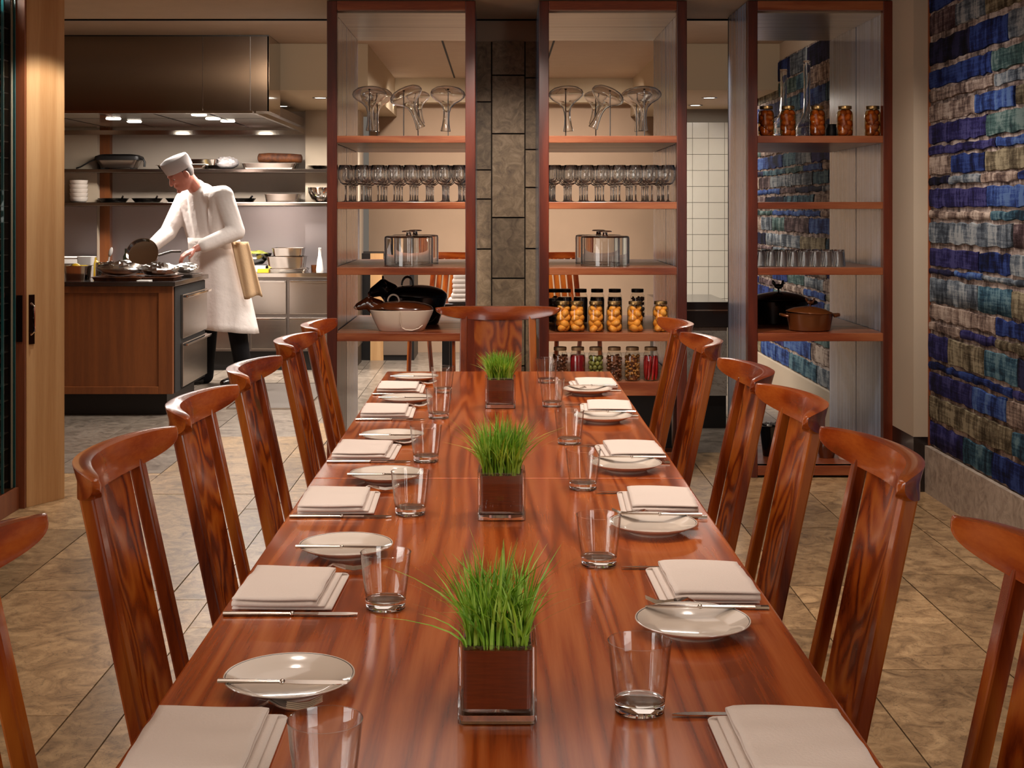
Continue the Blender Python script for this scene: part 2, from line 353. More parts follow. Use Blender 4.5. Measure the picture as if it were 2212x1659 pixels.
TX = {'navy': ('#05081e', '#121e4c', '#2a3c70'), 'black': ('#06060c', '#0f1024', '#22223e'), 'purple': ('#0d0a22', '#1f1c48', '#3c3a66'),
      'blue': ('#121c40', '#2a4078', '#4c648e'), 'teal': ('#101e2a', '#284656', '#567078'), 'grey': ('#2a3038', '#586068', '#8c9090'),
      'tan': ('#40322e', '#7d6b60', '#a8988a'), 'olive': ('#30281c', '#5e5442', '#8a8068'), 'green': ('#1a2a2c', '#38504e', '#667672'), 'brown': ('#241618', '#463638', '#70605e')}
for k, v in TX.items(): M['tx_' + k] = textile('textile_' + k, *v)
M['steel'] = steel('brushed_steel', '#b9b0a8', .25, (3, 3, 120))
M['steel_h'] = steel('brushed_steel_sideways', '#968c84', .16, (2, 2, 140))
M['steel_dark'] = steel('dull_steel', '#8d8580', .38, (4, 4, 60))
M['mirror_steel'] = steel('polished_steel', '#cdc6bf', .1)
M['chrome'] = steel('chrome', '#dedad6', .06)
M['cutlery'] = steel('cutlery_steel', '#d8cfc6', .14)
M['splash'] = steel('satin_steel', '#aaa4a6', .34)
M['foil'] = steel('crumpled_foil', '#cfcac4', .28)
M['gold_lid'] = steel('brass_jar_lid', '#a8895a', .35)
M['dark_lid'] = plain('dark_jar_lid', '#2a211c', .45, metal=.6)
M['tan_lid'] = plain('tan_jar_lid', '#a58560', .45, metal=.3)
M['black'] = plain('black_plastic', '#0d0b0b', .45)
M['iron'] = plain('black_enamel', '#0b0908', .22, coat=.5)
M['black_stone'] = plain('dark_worktop_stone', '#221a18', .18, coat=.3, var=.2, nscale=40)
M['white'] = plain('white_porcelain', '#ddd0c4', .12, coat=.5)
M['ceramic'] = plain('cream_ceramic', '#d5c2b0', .15, coat=.6)
M['ceramic_brown'] = plain('brown_glaze', '#5a2a12', .15, coat=.6, var=.5, nscale=10)
M['cloth'] = plain('white_linen', '#ded0c6', .9, bump=.15, bscale=300, spec=.2)
M['jacket'] = plain('white_cotton', '#e6dcd6', .9, bump=.7, bscale=14, spec=.2)
M['cap'] = plain('grey_white_cotton', '#bdb4b2', .9, bump=.2, bscale=60, spec=.2)
M['towel'] = plain('beige_towel', '#c9a884', .95, bump=.3, bscale=80, spec=.1)
M['trouser'] = plain('black_cotton', '#0d0b0d', .85, spec=.2)
M['skin'] = plain('skin', '#c47a66', .5, var=.08, nscale=14)
M['hair'] = plain('grey_hair', '#4a3a34', .7, var=.4, nscale=80)
M['glass'] = solid_glass('shelf_glass', (.97, .975, .975), 1.45)
M['glass_jar'] = thin_glass('jar_glass', (.97, .96, .92), (.5, .42, .3), 1.5, .9, .8)
M['glass_thick'] = thin_glass('thick_clear_glass', (.97, .975, .97), (.25, .23, .22), 1.6, 1.0, .6)
M['glass_base'] = solid_glass('glass_base')
M['pane'] = thin_glass('cabinet_pane', (.9, .93, .92), (.7, .78, .77), 1.2, .08, .5)
M['teal_edge'] = plain('teal_glass_edge', '#2f6f74', .15, coat=.5)
M['soil'] = plain('dark_leaf_liner', '#6e2a12', .35, coat=.4, var=.3, nscale=30, stretch=(1, 1, 12))
M['earth'] = plain('seed_mat', '#5a4a20', .9, c2='#2c3010', nscale=120)
M['grass'] = plain('wheatgrass', '#9cc83a', .45, c2='#4e8416', nscale=25)
M['grass2'] = plain('wheatgrass_pale', '#bfe06a', .45, c2='#76b42c', nscale=25)
M['peach'] = plain('peach_flesh', '#f2b258', .5, coat=.1, c2='#e09a3e', nscale=12, objrand=.1)
M['peach_dark'] = plain('amber_peach_flesh', '#b0641a', .45, coat=.2, c2='#7a3e0c', nscale=12, objrand=.2)
M['syrup'] = thin_glass('amber_syrup', (1.0, .93, .76), (.95, .7, .4), 1.3, .25, .5)
M['syrup_dark'] = thin_glass('dark_amber_syrup', (.96, .74, .42), (.55, .3, .08), 1.3, .3, .4)
M['jam'] = plain('dark_red_preserve', '#3c0f08', .25, coat=.5, var=.5, nscale=40)
M['red'] = plain('red_pepper', '#b8181c', .25, coat=.6, c2='#7e0c10', nscale=14)
M['redjam'] = plain('red_preserve', '#8e1820', .25, coat=.5, c2='#5a0e10', nscale=20)
M['olive'] = plain('green_pickle', '#8a8a3c', .35, coat=.4, c2='#56581e', nscale=20)
M['nut'] = plain('golden_nut', '#b98038', .5, c2='#7a4a18', nscale=40, objrand=.2)
M['brownfruit'] = plain('brown_preserve', '#7a4420', .4, coat=.4, c2='#4a2410', nscale=20)
M['bread'] = plain('brown_crust', '#6a3810', .7, c2='#3c1c08', nscale=20, bump=.3)
M['copper'] = plain('brown_enamel', '#6a3a1a', .25, coat=.5, metal=.4)
M['wine'] = plain('wine_bottle_glass', '#0f140c', .12, coat=.6)
M['winecap'] = plain('bottle_capsule', '#6a1a14', .4, objrand=.4, var=.3)
M['lamp'] = emit('lamp_glow', (1.0, .9, .75), 14)
M['lemon'] = plain('yellow_lemon', '#e8a81c', .5, c2='#d8c030', nscale=5)
M['lime'] = plain('green_lime', '#8fae20', .5)
M['paper'] = plain('white_paper', '#e8e2dc', .8)
M['mat'] = plain('speckled_mat', '#5a5048', .8, c2='#40372f', nscale=160)
M['pan_in'] = plain('dark_pan_coating', '#1c1512', .4)
# ------------------------------------------------------------------ setting: floor
XL, XR, YB = -3.45, 2.11, 13.0
fl = struct('floor', MB().box(-5.0, XR + .12, -2.6, YB + .2, -.06, -.008), M['grout'])
rows = [-5.0, -4.2, -3.6, -2.955, -2.36, -1.765, -1.17, -1.023, -.44, .15, .47, .62, 1.07, 1.52, 1.825, 1.96, 2.11]
rt = random.Random(3); cache = {}
for i in range(len(rows) - 1):
    a, b = rows[i], rows[i + 1]; y = 3.05 - rt.random() * .6; wdt = b - a
    if i == 4: y = 2.9
    while y < YB:
        ln = rt.choice([.45, .6, .84, .9, 1.2]) if y < 8 else rt.choice([.9, 1.2])
        if i == 4 and y < 5.9: ln = {2.9: .83}.get(round(y, 2), .84 if y < 4 else 1.23)
        y2 = min(y + ln, YB)
        if y2 - y > .05:
            km = 'kitchen_light_tile' if y > 7.5 or (a < -1.8 and y > 6.6) else 'floor_tile'; key = (round(wdt, 3), round(y2 - y, 3), km)
            if key not in cache:
                g = .0022
                cache[key] = MB().box(-wdt / 2 + g, wdt / 2 - g, -(y2 - y) / 2 + g, (y2 - y) / 2 - g, -.008, 0).mesh('floor_tile', M[km])
            o = bpy.data.objects.new('floor_tile', cache[key]); COL.objects.link(o); o.parent = fl; o.location = ((a + b) / 2, (y + y2) / 2, rt.choice([0, 0, -.0006, .0004]))
        y = y2
# ceiling: low dining ceiling, step, higher back ceiling, kitchen soffit
ce = struct('ceiling', MB().box(-5.0, 2.25, -2.6, 7.62, 2.46, 2.62).box(-5.0, 2.25, 7.62, YB + .2, 2.64, 2.76), [M['ceil']])
struct('ceiling_back_lining', MB().box(-5.0, 2.25, 7.621, YB, 2.628, 2.6399), M['ceil_back'], ce)
sf = struct('ceiling_soffit', MB().box(-5.0, -.98, 10.1, YB, 2.28, 2.63).box(1.28, 2.25, 10.1, YB, 2.28, 2.63).box(-.98, 1.28, 12.75, YB, 2.40, 2.63), M['soffit'])
struct('trim_1', MB().box(-5.0, 2.2, 7.60, 7.622, 2.452, 2.46), M['dark_trim'])
for x0, x1 in ((-.42, -.405), (.405, .42)):
    struct('ceiling_seam', MB().box(x0, x1, 8.6, 12.7, 2.626, 2.63), M['dark_trim'], ce)
# walls
struct('wall_back', MB().box(-1.25, 1.52, YB - .02, YB + .15, 0, 2.64), M['beige'])
struct('wall_left', MB().box(-5.0, -4.88, -2.6, YB + .15, 0, 2.76), M['beige'])
struct('wall_front', MB().box(-5.0, 2.25, -2.75, -2.6, 0, 2.6), M['oak_dark'])
struct('wall_back_left', MB().box(-5.0, -1.25, 12.3, 12.45, 0, 2.3), M['kwall'])
struct('trim_2', MB().box(-5.0, -3.62, 12.12, 12.3, .84, 2.28).box(-1.74, -1.25, 12.12, 12.3, .84, 2.28), M['cream'])
# white tiled wall, far right
tw = struct('wall_back_right', MB().box(1.45, 2.11, 12.02, 12.15, 0, 2.28), M['tile_grout'])
tm = MB().box(.002, .1415, -.006, .012, .002, .1415).mesh('wall_tile', M['white_tile'])
for i in range(5):
    for j in range(12):
        if j * .1435 + .5 > 2.1: continue
        o = bpy.data.objects.new('wall_tile', tm); COL.objects.link(o); o.parent = tw; o.location = (1.452 + i * .1435 - .04 * 0, 12.016, .44 + j * .1435)
# low service counter in front of the tiled wall
t = thing('service_counter', 'low dark counter with a pale marbled panel in front of white tiles', 'counter', (1.24, 8.7, 0))
MB().box(-.22, .22, -.27, .5, .64, .80).build('worktop', M['black_stone'], t, bevel=.004)
MB().box(-.20, .20, -.255, -.22, .21, .64).build('front_panel', stone('pale_marble', '#8f8478', '#b5aa9c', '#cdc4b8', 5, .25, True), t)
MB().box(-.20, .20, -.22, .48, .0, .64).build('carcass', M['black'], t)
MB().box(-.22, .22, -.272, -.268, .745, .752).build('edge_strip', M['steel'], t)

# right wall with textile patches, two stretches
wr = struct('wall_right', MB().box(2.118, 2.25, -2.6, YB, 0, 2.64), M['cream'])
struct('backing_cloth', MB().box(2.111, 2.118, -2.6, YB, .23, 2.5), M['seam'], wr)
struct('baseboard_right', MB().box(2.085, 2.117, -2.6, 6.56, 0, .228), M['base_stone'])
struct('baseboard_back', MB().box(2.085, 2.117, 6.95, YB, 0, .228), M['cream'])
for k in range(1, 8): pass
rp = random.Random(11)
def patch(y0, y1, z0, z1, key, out):
    n = max(5, int((y1 - y0) / .05)); vs = []; fs = []
    d = out
    jt = [rp.uniform(-.006, .006) for _ in range(n + 1)]; jb = [rp.uniform(-.006, .006) for _ in range(n + 1)]
    for i in range(n + 1):
        y = y0 + (y1 - y0) * i / n + (rp.uniform(-.005, .005) if i in (0, n) else 0)
        tz, bz = z1 + jt[i], z0 + jb[i]
        vs += [(2.1115, y, bz), (2.111 - d * .75, y, bz + .003), (2.111 - d, y, bz + (tz - bz) * .5), (2.111 - d * .75, y, tz - .003), (2.1115, y, tz)]
    for i in range(n):
        for j in range(4):
            a = i * 5 + j; fs.append((a, a + 1, a + 6, a + 5))
    fs.append((0, 1, 2, 3, 4)); m = n * 5; fs.append((m + 4, m + 3, m + 2, m + 1, m))
    # own origin so the weave differs
    cy, cz = (y0 + y1) / 2, (z0 + z1) / 2
    mb = MB().add([(x - 2.1, y - cy, z - cz) for x, y, z in vs], fs)
    mb.build('textile_patch', M['tx_' + key], wr, smooth=60, loc=(2.1, cy, cz))
def zc_(c, base): return 1.38 + (453 - (base + c / 2.964)) * 5.975 / 2900
def yc_(c): return 2.11 * 2900 / (1990 + c / 2.964 - 1076)
PR = [(0, -330, -40, 300, 'navy', 'grey'), (0, -20, 130, 230, 'brown', 'grey'), (0, 170, 335, 320, 'black', 'navy'), (0, 372, 500, 460, 'navy', 'green'), (0, 512, 590, 470, 'tan', 'grey'),
      (0, 612, 735, 350, 'tan', 'blue'), (0, 750, 885, 430, 'purple', 'green'), (0, 905, 962, 490, 'purple', 'blue'), (0, 978, 1100, 195, 'tan', 'navy'), (0, 1115, 1172, 185, 'black', 'grey'),
      (0, 1200, 1328, 430, 'purple', 'blue'), (0, 1352, 1405, 455, 'tan', 'teal'), (0, 1428, 1572, -1, 'grey', 'grey'), (540, 8, 135, 375, 'purple', 'navy'), (540, 150, 192, 220, 'black', 'blue'),
      (540, 218, 385, 365, 'grey', 'teal'), (540, 402, 502, 485, 'tan', 'navy'), (540, 525, 585, 255, 'tan', 'purple'), (540, 612, 780, 180, 'purple', 'olive'), (540, 800, 850, -1, 'navy', 'navy'),
      (540, 872, 1015, 335, 'purple', 'blue'), (540, 1040, 1195, -1, 'olive', 'olive'), (540, 1222, 1398, 275, 'purple', 'teal')]
KEYS = list(TX)
for (base, c0, c1, sp, kl, kr) in PR:
    zt, zb = zc_(c0, base), zc_(c1, base)
    zt = min(zt, 2.49); zb = max(zb, .236)
    if zt - zb < .02: continue
    out = rp.uniform(.006, .014)
    if sp > 0:
        ym = yc_(sp); y1 = ym - rp.uniform(.34, .5)
        patch(ym + .006, 6.55, zb, zt, kl, out); patch(y1, ym - .006, zb, zt, kr, rp.uniform(.006, .014))
    else:
        y1 = 5.5; patch(y1, 6.55, zb, zt, kl, out)
    y = y1 - .012; rndk = rp.choice(KEYS)
    while y > 3.5:
        l = rp.uniform(.35, .75); patch(y - l, y, zb, zt, rp.choice(KEYS), rp.uniform(.006, .014)); y -= l + .012
    y = 8.2 + rp.uniform(-.2, .2)
    while y < 11.3:
        l = rp.uniform(.4, .85); patch(y, y + l, zb, zt, rp.choice(KEYS + ['grey', 'tan', 'blue']), rp.uniform(.006, .014)); y += l + .015
# plaster return between shelves and textile wall
struct('trim_3', MB().box(2.03, 2.112, 6.56, 6.93, .27, 2.46).box(2.06, 2.112, 6.93, 8.1, .27, 2.46), M['cream'])
struct('trim_4', MB().box(2.03, 2.112, 6.56, 6.93, 0, .27).box(2.06, 2.112, 6.93, 8.1, 0, .27), M['black_stone'])
struct('trim_5', MB().box(2.1, 2.1165, 6.552, 6.56, .23, 2.46), M['jamb'])

# stone clad pillar between the shelves
pl = struct('pillar', MB().box(-.13, .235, 7.64, 8.0, 0, 2.335), M['pillar_core'])
struct('trim_6', MB().box(-.13, .235, 7.62, 8.02, 2.335, 2.64), M['cream'])
def ptile(x0, x1, yt, yb, d):
    z1, z0 = pz(yt, 7.62), pz(yb, 7.62); g = .004
    MB().box(-(x1 - x0) / 2 + g, (x1 - x0) / 2 - g, -d, .025, -(z1 - z0) / 2 + g, (z1 - z0) / 2 - g).build('stone_tile', M['pillar_tile'], pl, loc=((x0 + x1) / 2, 7.62, (z0 + z1) / 2))
xa, xb, xc, xd = -.13, px(1062, 7.62), px(1134, 7.62), .235
for a, b in ((88, 163), (163, 289), (289, 470), (470, 601), (601, 790), (790, 960)): ptile(xb, xc, a, b, .012)
for a, b in ((88, 220), (220, 367), (367, 430), (430, 538), (538, 700), (700, 860), (860, 970)): ptile(xa, xb, a, b, .0)
for a, b in ((88, 168), (168, 323), (323, 405), (405, 537), (537, 680), (680, 970)): ptile(xc, xd, a, b, .0)

# ------------------------------------------------------------------ pivot door, jamb and wine cabinet at left
A, B = Vector((-2.185, 6.22, 0)), Vector((-2.074, 6.42, 0)); d = (B - A).normalized(); nrm = Vector((d.y, -d.x, 0))
dr = struct('door_1', MB().hexa([A, B, B - nrm * .05, A - nrm * .05], [p + Vector((0, 0, 2.455)) for p in (A, B, B - nrm * .05, A - nrm * .05)]), M['oak'])
h0 = A + d * .012 + nrm * .001; h1 = A + d * .042 + nrm * .001
z0, z1 = .755, .985
hp = MB().hexa([h0 + Vector((0, 0, z0)), h1 + Vector((0, 0, z0)), h1 + nrm * .006 + Vector((0, 0, z0)), h0 + nrm * .006 + Vector((0, 0, z0))],
               [h0 + Vector((0, 0, z1)), h1 + Vector((0, 0, z1)), h1 + nrm * .006 + Vector((0, 0, z1)), h0 + nrm * .006 + Vector((0, 0, z1))]).build('door_handle', steel('bronze_plate', '#3a2416', .35), dr)
q0 = A + d * .02 + nrm * .0075; q1 = A + d * .033 + nrm * .0075
MB().tube([q0 + Vector((0, 0, .80)), q0 + nrm * .02 + Vector((0, 0, .815)), q0 + nrm * .02 + Vector((0, 0, .93)), q0 + Vector((0, 0, .945))], .006, 8).build('pull_bar', M['chrome'], hp, smooth=40)
struct('trim_7', MB().box(-2.232, -2.187, 6.2, 6.26, 0, 2.455), M['jamb'])
struct('strike_plate', MB().box(-2.222, -2.196, 6.192, 6.2, .77, .985), steel('bronze_strike', '#3a2a20', .4), bpy.data.objects['trim_7'])
wc = thing('wine_cabinet', 'tall glass fronted wine rack wall full of bottles at the left edge', 'wine rack', (-2.25, 6.1, 0))
def rel(mb, o): return mb.xf(Matrix.Translation(-o.location))
rel(MB().box(-3.1, -2.21, 4.4, 6.19, 0, .10), wc).build('plinth', M['jamb'], wc)
rel(MB().box(-3.1, -2.21, 4.4, 6.19, 2.40, 2.455), wc).build('header', M['jamb'], wc)
rel(MB().box(-4.8, -3.2, 6.16, 6.195, 0, 2.455), wc).build('reflected_end_panel', wood('red_brown_panel', '#7a3a18', '#94502a', '#a8643a', 'z', 14, 20, 2, .4, .1, .2, .6, .2, .3), wc)  # unseen, widened past the cabinet for its brown reflection in the hood
rel(MB().box(-3.2, -2.236, 6.168, 6.195, .1, 2.455), wc).build('reflected_end_panel', M['cream'], wc)  # unseen, added only for a pale reflection in the hood front
rel(MB().box(-3.06, -2.24, 6.162, 6.168, .1, 2.4), wc).build('inner_lining', M['black'], wc)
rel(MB().box(-3.12, -3.06, 4.4, 6.16, .1, 2.4), wc).build('back_panel', plain('black_back', '#0d0a09', .5), wc)
rel(MB().box(-2.238, -2.226, 5.0, 6.185, .1, 2.4), wc).build('glass_pane', M['pane'], wc)
rel(MB().box(-2.2385, -2.2255, 6.185, 6.193, .1, 2.4), wc).build('pane_edge', M['teal_edge'], wc)
rel(MB().box(-2.24, -2.228, 6.048, 6.054, .1, 2.4), wc).build('pane_edge', M['teal_edge'], wc)
NR = 30; st_ = 2.22 / NR
for (yy, xx) in ((5.77, -2.262), (5.91, -2.262), (6.05, -2.262)):
    rel(MB().box(xx - .006, xx + .006, yy - .004, yy + .004, .1, 2.4), wc).build('rack_post', M['steel_dark'], wc)
rk = MB()
for k in range(NR):
    rk.box(-2.9, -2.245, 5.2, 6.155, .135 + k * st_, .139 + k * st_)
rel(rk, wc).build('rack_rail', M['steel_dark'], wc)
bt = MB().lathe([(0, 0), (.034, .002), (.037, .012), (.037, .19), (.034, .21), (.017, .245), (.0145, .25), (.0145, .30), (0, .301)], 14).xf(Matrix.Rotation(PI / 2, 4, 'Y'))
b0 = thing('wine_bottle', 'dark wine bottle lying in the glass fronted rack', 'bottle', (-2.555, 5.84, .177), 0, 'bottles in the wine rack')
bt.build('bottle_body', M['wine'], b0, smooth=35)
MB().lathe([(.0152, .262), (.0155, .302), (0, .3025)], 12).xf(Matrix.Rotation(PI / 2, 4, 'Y')).build('capsule', M['winecap'], b0, smooth=35)
rb = random.Random(5)
for k in range(NR):
    for j, yy in enumerate((5.84, 5.98, 6.12)):
        if (k, j) == (0, 0): continue
        if rb.random() < .06: continue
        if rb.random() < .6: dup(b0, (-2.555 - rb.uniform(0, .02), yy, .177 + k * st_))
        else: dup(b0, (-2.253 - rb.uniform(0, .015), yy, .177 + k * st_), rot=(0, 0, PI))

# ------------------------------------------------------------------ display shelves
def shelf_unit(name, label, xl, xr, boards, low=None, leftback=True, group=None, bottom_rail=False, dark_void=None):
    cx = (xl + xr) / 2
    t = thing(name, label, 'shelf', (cx, 6.91, 0)); hw = (xr - xl) / 2; top = 2.455
    for s in (-1, 1):
        MB().box(s * hw if s < 0 else hw - .052, -hw + .052 if s < 0 else hw, 0, .052, 0, top).build('post', M['mahog_v'], t, bevel=.003)
    MB().box(-hw + .052, hw - .052, 0, .052, 2.408, top).build('top_rail', M['mahog_h'], t, bevel=.002)
    for s in (-1, 1):
        xi, xo = s * (hw - .035), s * (hw - .002)
        a, b = min(xi, xo), max(xi, xo)
        zlow = .70 if leftback else 0
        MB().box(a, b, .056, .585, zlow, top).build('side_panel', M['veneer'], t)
        if zlow: MB().box(a, b, .056, .585, 0, zlow).build('lower_side_panel', M['mahog_v'], t)
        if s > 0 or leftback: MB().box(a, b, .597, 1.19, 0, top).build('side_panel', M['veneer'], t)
    rl = -hw + (.036 if leftback else .115)
    for l, a, b in ((-hw + .036, .056, .588), (rl, .594, 1.19)): MB().box(l, hw - .036, a, b, 2.40, 2.435).build('top_panel', M['veneer_h'], t)
    if not leftback: MB().box(-hw + .001, -hw + .04, .586, .6, 0, top).build('dark_edge', M['dark_trim'], t)
    for (z, th) in boards:
        MB().box(-hw + .04, hw - .04, .006, .592, z - th, z).build('shelf_board', M['mahog_h'], t, bevel=.002)
        MB().box(rl + .004, hw - .04, .596, 1.185, z - th, z).build('shelf_board', M['mahog_h'], t, bevel=.002)
    if dark_void: MB().box(-hw + .04, hw - .04, .30, .32, 0, .42).build('dark_void_sheet', M['black'], t)  # black sheet added to keep the open space under the boards dark
    if bottom_rail:
        MB().box(-hw + .052, hw - .052, 0, .052, .012, .062).build('bottom_rail', M['mahog_h'], t, bevel=.002)
    return t
BZ = [(1.761, .036), (1.42, .036), (1.082, .038), (.744, .042)]
shelf_unit('display_shelf', 'mahogany open shelf left of the stone pillar holding the cow tureens', px(706, 6.91), px(1027, 6.91), BZ)
shelf_unit('display_shelf', 'mahogany open shelf right of the stone pillar holding peach jars', px(1164, 6.91), px(1484, 6.91), BZ + [(.491, .07), (.1, .05)], dark_void=True)
shelf_unit('display_shelf', 'mahogany open shelf beside the blue textile wall holding amber jars', px(1615, 6.91), px(1930, 6.91), BZ + [(.062, .03)], leftback=False, bottom_rail=True)

# ------------------------------------------------------------------ dining table
TB = thing('dining_table', 'long polished reddish wood dining table set for a meal', 'table', (0, 3.1, 0))
X0, X1 = -.427, .430
MB().box(X0, X1, -2.15, -.0008, .72, .76).build('tabletop_leaf', M['table'], TB, bevel=.004)
MB().box(X0, X1, .0008, 2.05, .72, .76).build('tabletop_leaf', M['table'], TB, bevel=.004)
MB().box(X0 + .07, X1 - .07, -2.05, -2.02, .63, .72).box(X0 + .07, X1 - .07, 1.92, 1.95, .63, .72).box(X0 + .07, X0 + .1, -2.02, 1.92, .63, .72).box(X1 - .1, X1 - .07, -2.02, 1.92, .63, .72).build('apron', M['chair'], TB)
for x in (X0 + .11, X1 - .11):
    for y in (-1.9, 0, 1.8):
        MB().hexa([(x - .028, y - .028, 0), (x + .028, y - .028, 0), (x + .028, y + .028, 0), (x - .028, y + .028, 0)],
                  [(x - .04, y - .04, .72), (x + .04, y - .04, .72), (x + .04, y + .04, .72), (x - .04, y + .04, .72)]).build('leg', M['chair'], TB, bevel=.004)

# ------------------------------------------------------------------ dining chairs (local +Y is forward)
LEAN = .215
def ly(z): return -.284 - (.93 - z) * -LEAN      # rear line of the back at height z
def arc(x): return .403 - math.sqrt(max(.403 ** 2 - x * x, 0))
def bar(mb, x, w, t, z0, z1, n=6, flare=0.0, curve=True):
    rings = []
    for i in range(n + 1):
        z = z0 + (z1 - z0) * i / n; y = ly(z) + arc(x); xx = x + flare * (z1 - z) / (z1 - z0) * (1 if x > 0 else -1)
        rings.append([(xx - w / 2, y, z), (xx + w / 2, y, z), (xx + w / 2, y + t, z), (xx - w / 2, y + t, z)])
    mb.loft(rings); return mb
def make_chair(label, loc, rotz):
    t = thing('dining_chair', label, 'chair', loc, rotz, 'dining chairs around the table')
    # crest rail: bowed in plan, deep in the middle, tapering from below to rounded tips
    rings = []; n = 40
    for i in range(n + 1):
        s = math.sin((-1 + 2 * i / n) * PI / 2)
        ang = s * math.asin(.26 / .403); x = .403 * math.sin(ang); yc = .403 - .403 * math.cos(ang)
        hh = .0555 * math.sqrt(max(1 - abs(s) ** 3, 0)) + .0012
        th = .035 * (1 - .4 * abs(s) ** 3) * math.sqrt(max(1 - abs(s) ** 14, 0)) + .0018
        zt = .978 - .004 * (1 - abs(s)) - .006 * abs(s) ** 8
        nx, ny = -math.sin(ang), math.cos(ang)       # towards the sitter
        ring = []
        for (u, v) in ((0, 0), (.15, .5), (.1, 1.0), (.5, 1.06), (.92, 1.0), (1.0, .55), (.88, .02), (.45, -.04)):
            z = zt - hh + hh * min(v, 1.0) + (.002 if v > 1 else 0)
            off = th * u - (1 - .0) * 0
            y0 = ly(z) - .007 + yc
            ring.append((x + nx * off, y0 + (ny * off), z))
        rings.append(ring)
    MB().loft(rings).build('crest_rail', M['rail'], t, smooth=50)
    # splat: wide, dished
    rings = []
    for i in range(13):
        z = .44 + (.94 - .44) * i / 12; ring = []; hw = .101 - .01 * (1 - (z - .44) / .5)
        for j in range(9):
            x = -hw + 2 * hw * j / 8; ring.append((x, ly(z) + arc(x * 1.0) + .004, z))
        for j in range(8, -1, -1):
            x = -hw + 2 * hw * j / 8; ring.append((x, ly(z) + arc(x * 1.15) + .004 + .014, z))
        rings.append(ring)
    MB().loft(rings).build('splat', M['splat'], t, smooth=40)
    for s in (-1, 1):
        mb = MB(); bar(mb, s * .142, .031, .024, .0, .938, 8, .012)
        # below the seat the leg rakes backwards
        mb.v = [(x, y if z > .45 else y - (ly(z) - ly(.45)) - (.45 - z) * .16, z) for x, y, z in mb.v]
        mb.build('back_post', M['chair'], t, bevel=.004)
    # seat: dished slab, wider in front
    rings = []; prof = []
    for k in range(24):
        a = 2 * PI * k / 24; c, s_ = math.cos(a), math.sin(a)
        x = math.copysign(abs(c) ** .55, c) * (.215 + .012 * s_); y = math.copysign(abs(s_) ** .55, s_) * .205 + .03
        prof.append((x, y))
    for sc, z in ((.93, .412), (1.0, .425), (1.0, .446), (.97, .452), (.6, .444), (.2, .438)):
        rings.append([(x * sc, (y - .03) * sc + .03, z) for x, y in prof])
    MB().loft(rings).build('seat', M['rail'], t, smooth=40)
    for s in (-1, 1):
        MB().tube([(s * .18, .2, 0), (s * .17, .185, .2), (s * .16, .17, .415)], [.014, .02, .022], 12).build('front_leg', M['chair'], t, smooth=40)
        MB().tube([(s * .176, .186, .17), (s * .155, -.18, .2)], .011, 8).build('stretcher', M['chair'], t, smooth=40)
    return t
ord_ = ['nearest, half out of frame', 'second', 'third', 'fourth', 'fifth', 'farthest']
LC = [1.54, 2.265, 2.865, 3.49, 4.21, 4.77]; RC = [1.53, 2.26, 2.885, 3.43, 4.20, 4.82]
LLAB = ['wooden chair cut off by the left frame edge, nearest on that side', 'wooden dining chair second from the front along the left side of the table', 'wooden dining chair third from the front along the left side of the table',
        'wooden dining chair fourth from the front along the left side of the table', 'wooden dining chair fifth from the front along the left side of the table', 'wooden dining chair farthest back on the left side, by the kitchen opening']
RLAB = ['wooden chair cut off by the right frame edge, nearest on that side', 'wooden dining chair second from the front along the right side of the table', 'wooden dining chair third from the front along the right side of the table',
        'wooden dining chair fourth from the front along the right side of the table', 'wooden dining chair fifth from the front along the right side of the table', 'wooden dining chair farthest back on the right side, before the peach jars']
ch0 = make_chair(LLAB[1], (-.402, LC[1], 0), -PI / 2)
for i, y in enumerate(LC):
    if i != 1: dup(ch0, (-.402, y, 0), -PI / 2, LLAB[i])
for i, y in enumerate(RC): dup(ch0, (.402, y, 0), PI / 2, RLAB[i])
dup(ch0, (0, 5.36, 0), PI, 'wooden dining chair at the far head of the table before the pillar')
# ------------------------------------------------------------------ table setting pieces
TZ = .76
# side plate: porcelain with a thin dark line round the rim
def plate_mat():
    m, nt, b = newmat('plate_glaze'); N, L = nt.nodes, nt.links; setb(b, rough=.12, coat=.5)
    tc = N.new('ShaderNodeTexCoord'); sp = N.new('ShaderNodeSeparateXYZ'); L.new(tc.outputs['Object'], sp.inputs[0])
    cb = N.new('ShaderNodeCombineXYZ'); L.new(sp.outputs[0], cb.inputs[0]); L.new(sp.outputs[1], cb.inputs[1])
    ln = N.new('ShaderNodeVectorMath'); ln.operation = 'LENGTH'; L.new(cb.outputs[0], ln.inputs[0])
    r = N.new('ShaderNodeValToRGB'); r.color_ramp.interpolation = 'CONSTANT'
    mr = N.new('ShaderNodeMapRange'); mr.inputs[2].default_value = .085; L.new(ln.outputs['Value'], mr.inputs[0]); L.new(mr.outputs[0], r.inputs[0])
    e = r.color_ramp.elements; e[0].color = col('#d8cbbd'); e[1].position = .955; e[1].color = col('#3a3a40'); q = e.new(.968); q.color = col('#d8cbbd')
    L.new(r.outputs[0], b.inputs['Base Color']); return m
PL = MB().lathe([(0, .003), (.044, .002), (.046, 0), (.049, 0), (.051, .004), (.066, .009), (.0835, .0175), (.0846, .0187), (.0842, .0198), (.0825, .0196), (.066, .0125), (.056, .0085), (.052, .0075), (0, .0065)], 64)
p0 = PL.build('side_plate', plate_mat(), smooth=50)
LY = [1.737, 2.418, 3.07, 3.60, 4.31, 4.86]; LX = [-.270, -.274, -.255, -.283, -.295, -.30]
RY = [1.973, 2.587, 3.198, 3.93, 4.52]; RX = [.286, .299, .305, .307, .300]
NTH = ['nearest', 'second', 'third', 'fourth', 'fifth', 'farthest']
def nl(i, n=6): return NTH[i] if i < n - 1 else 'farthest'
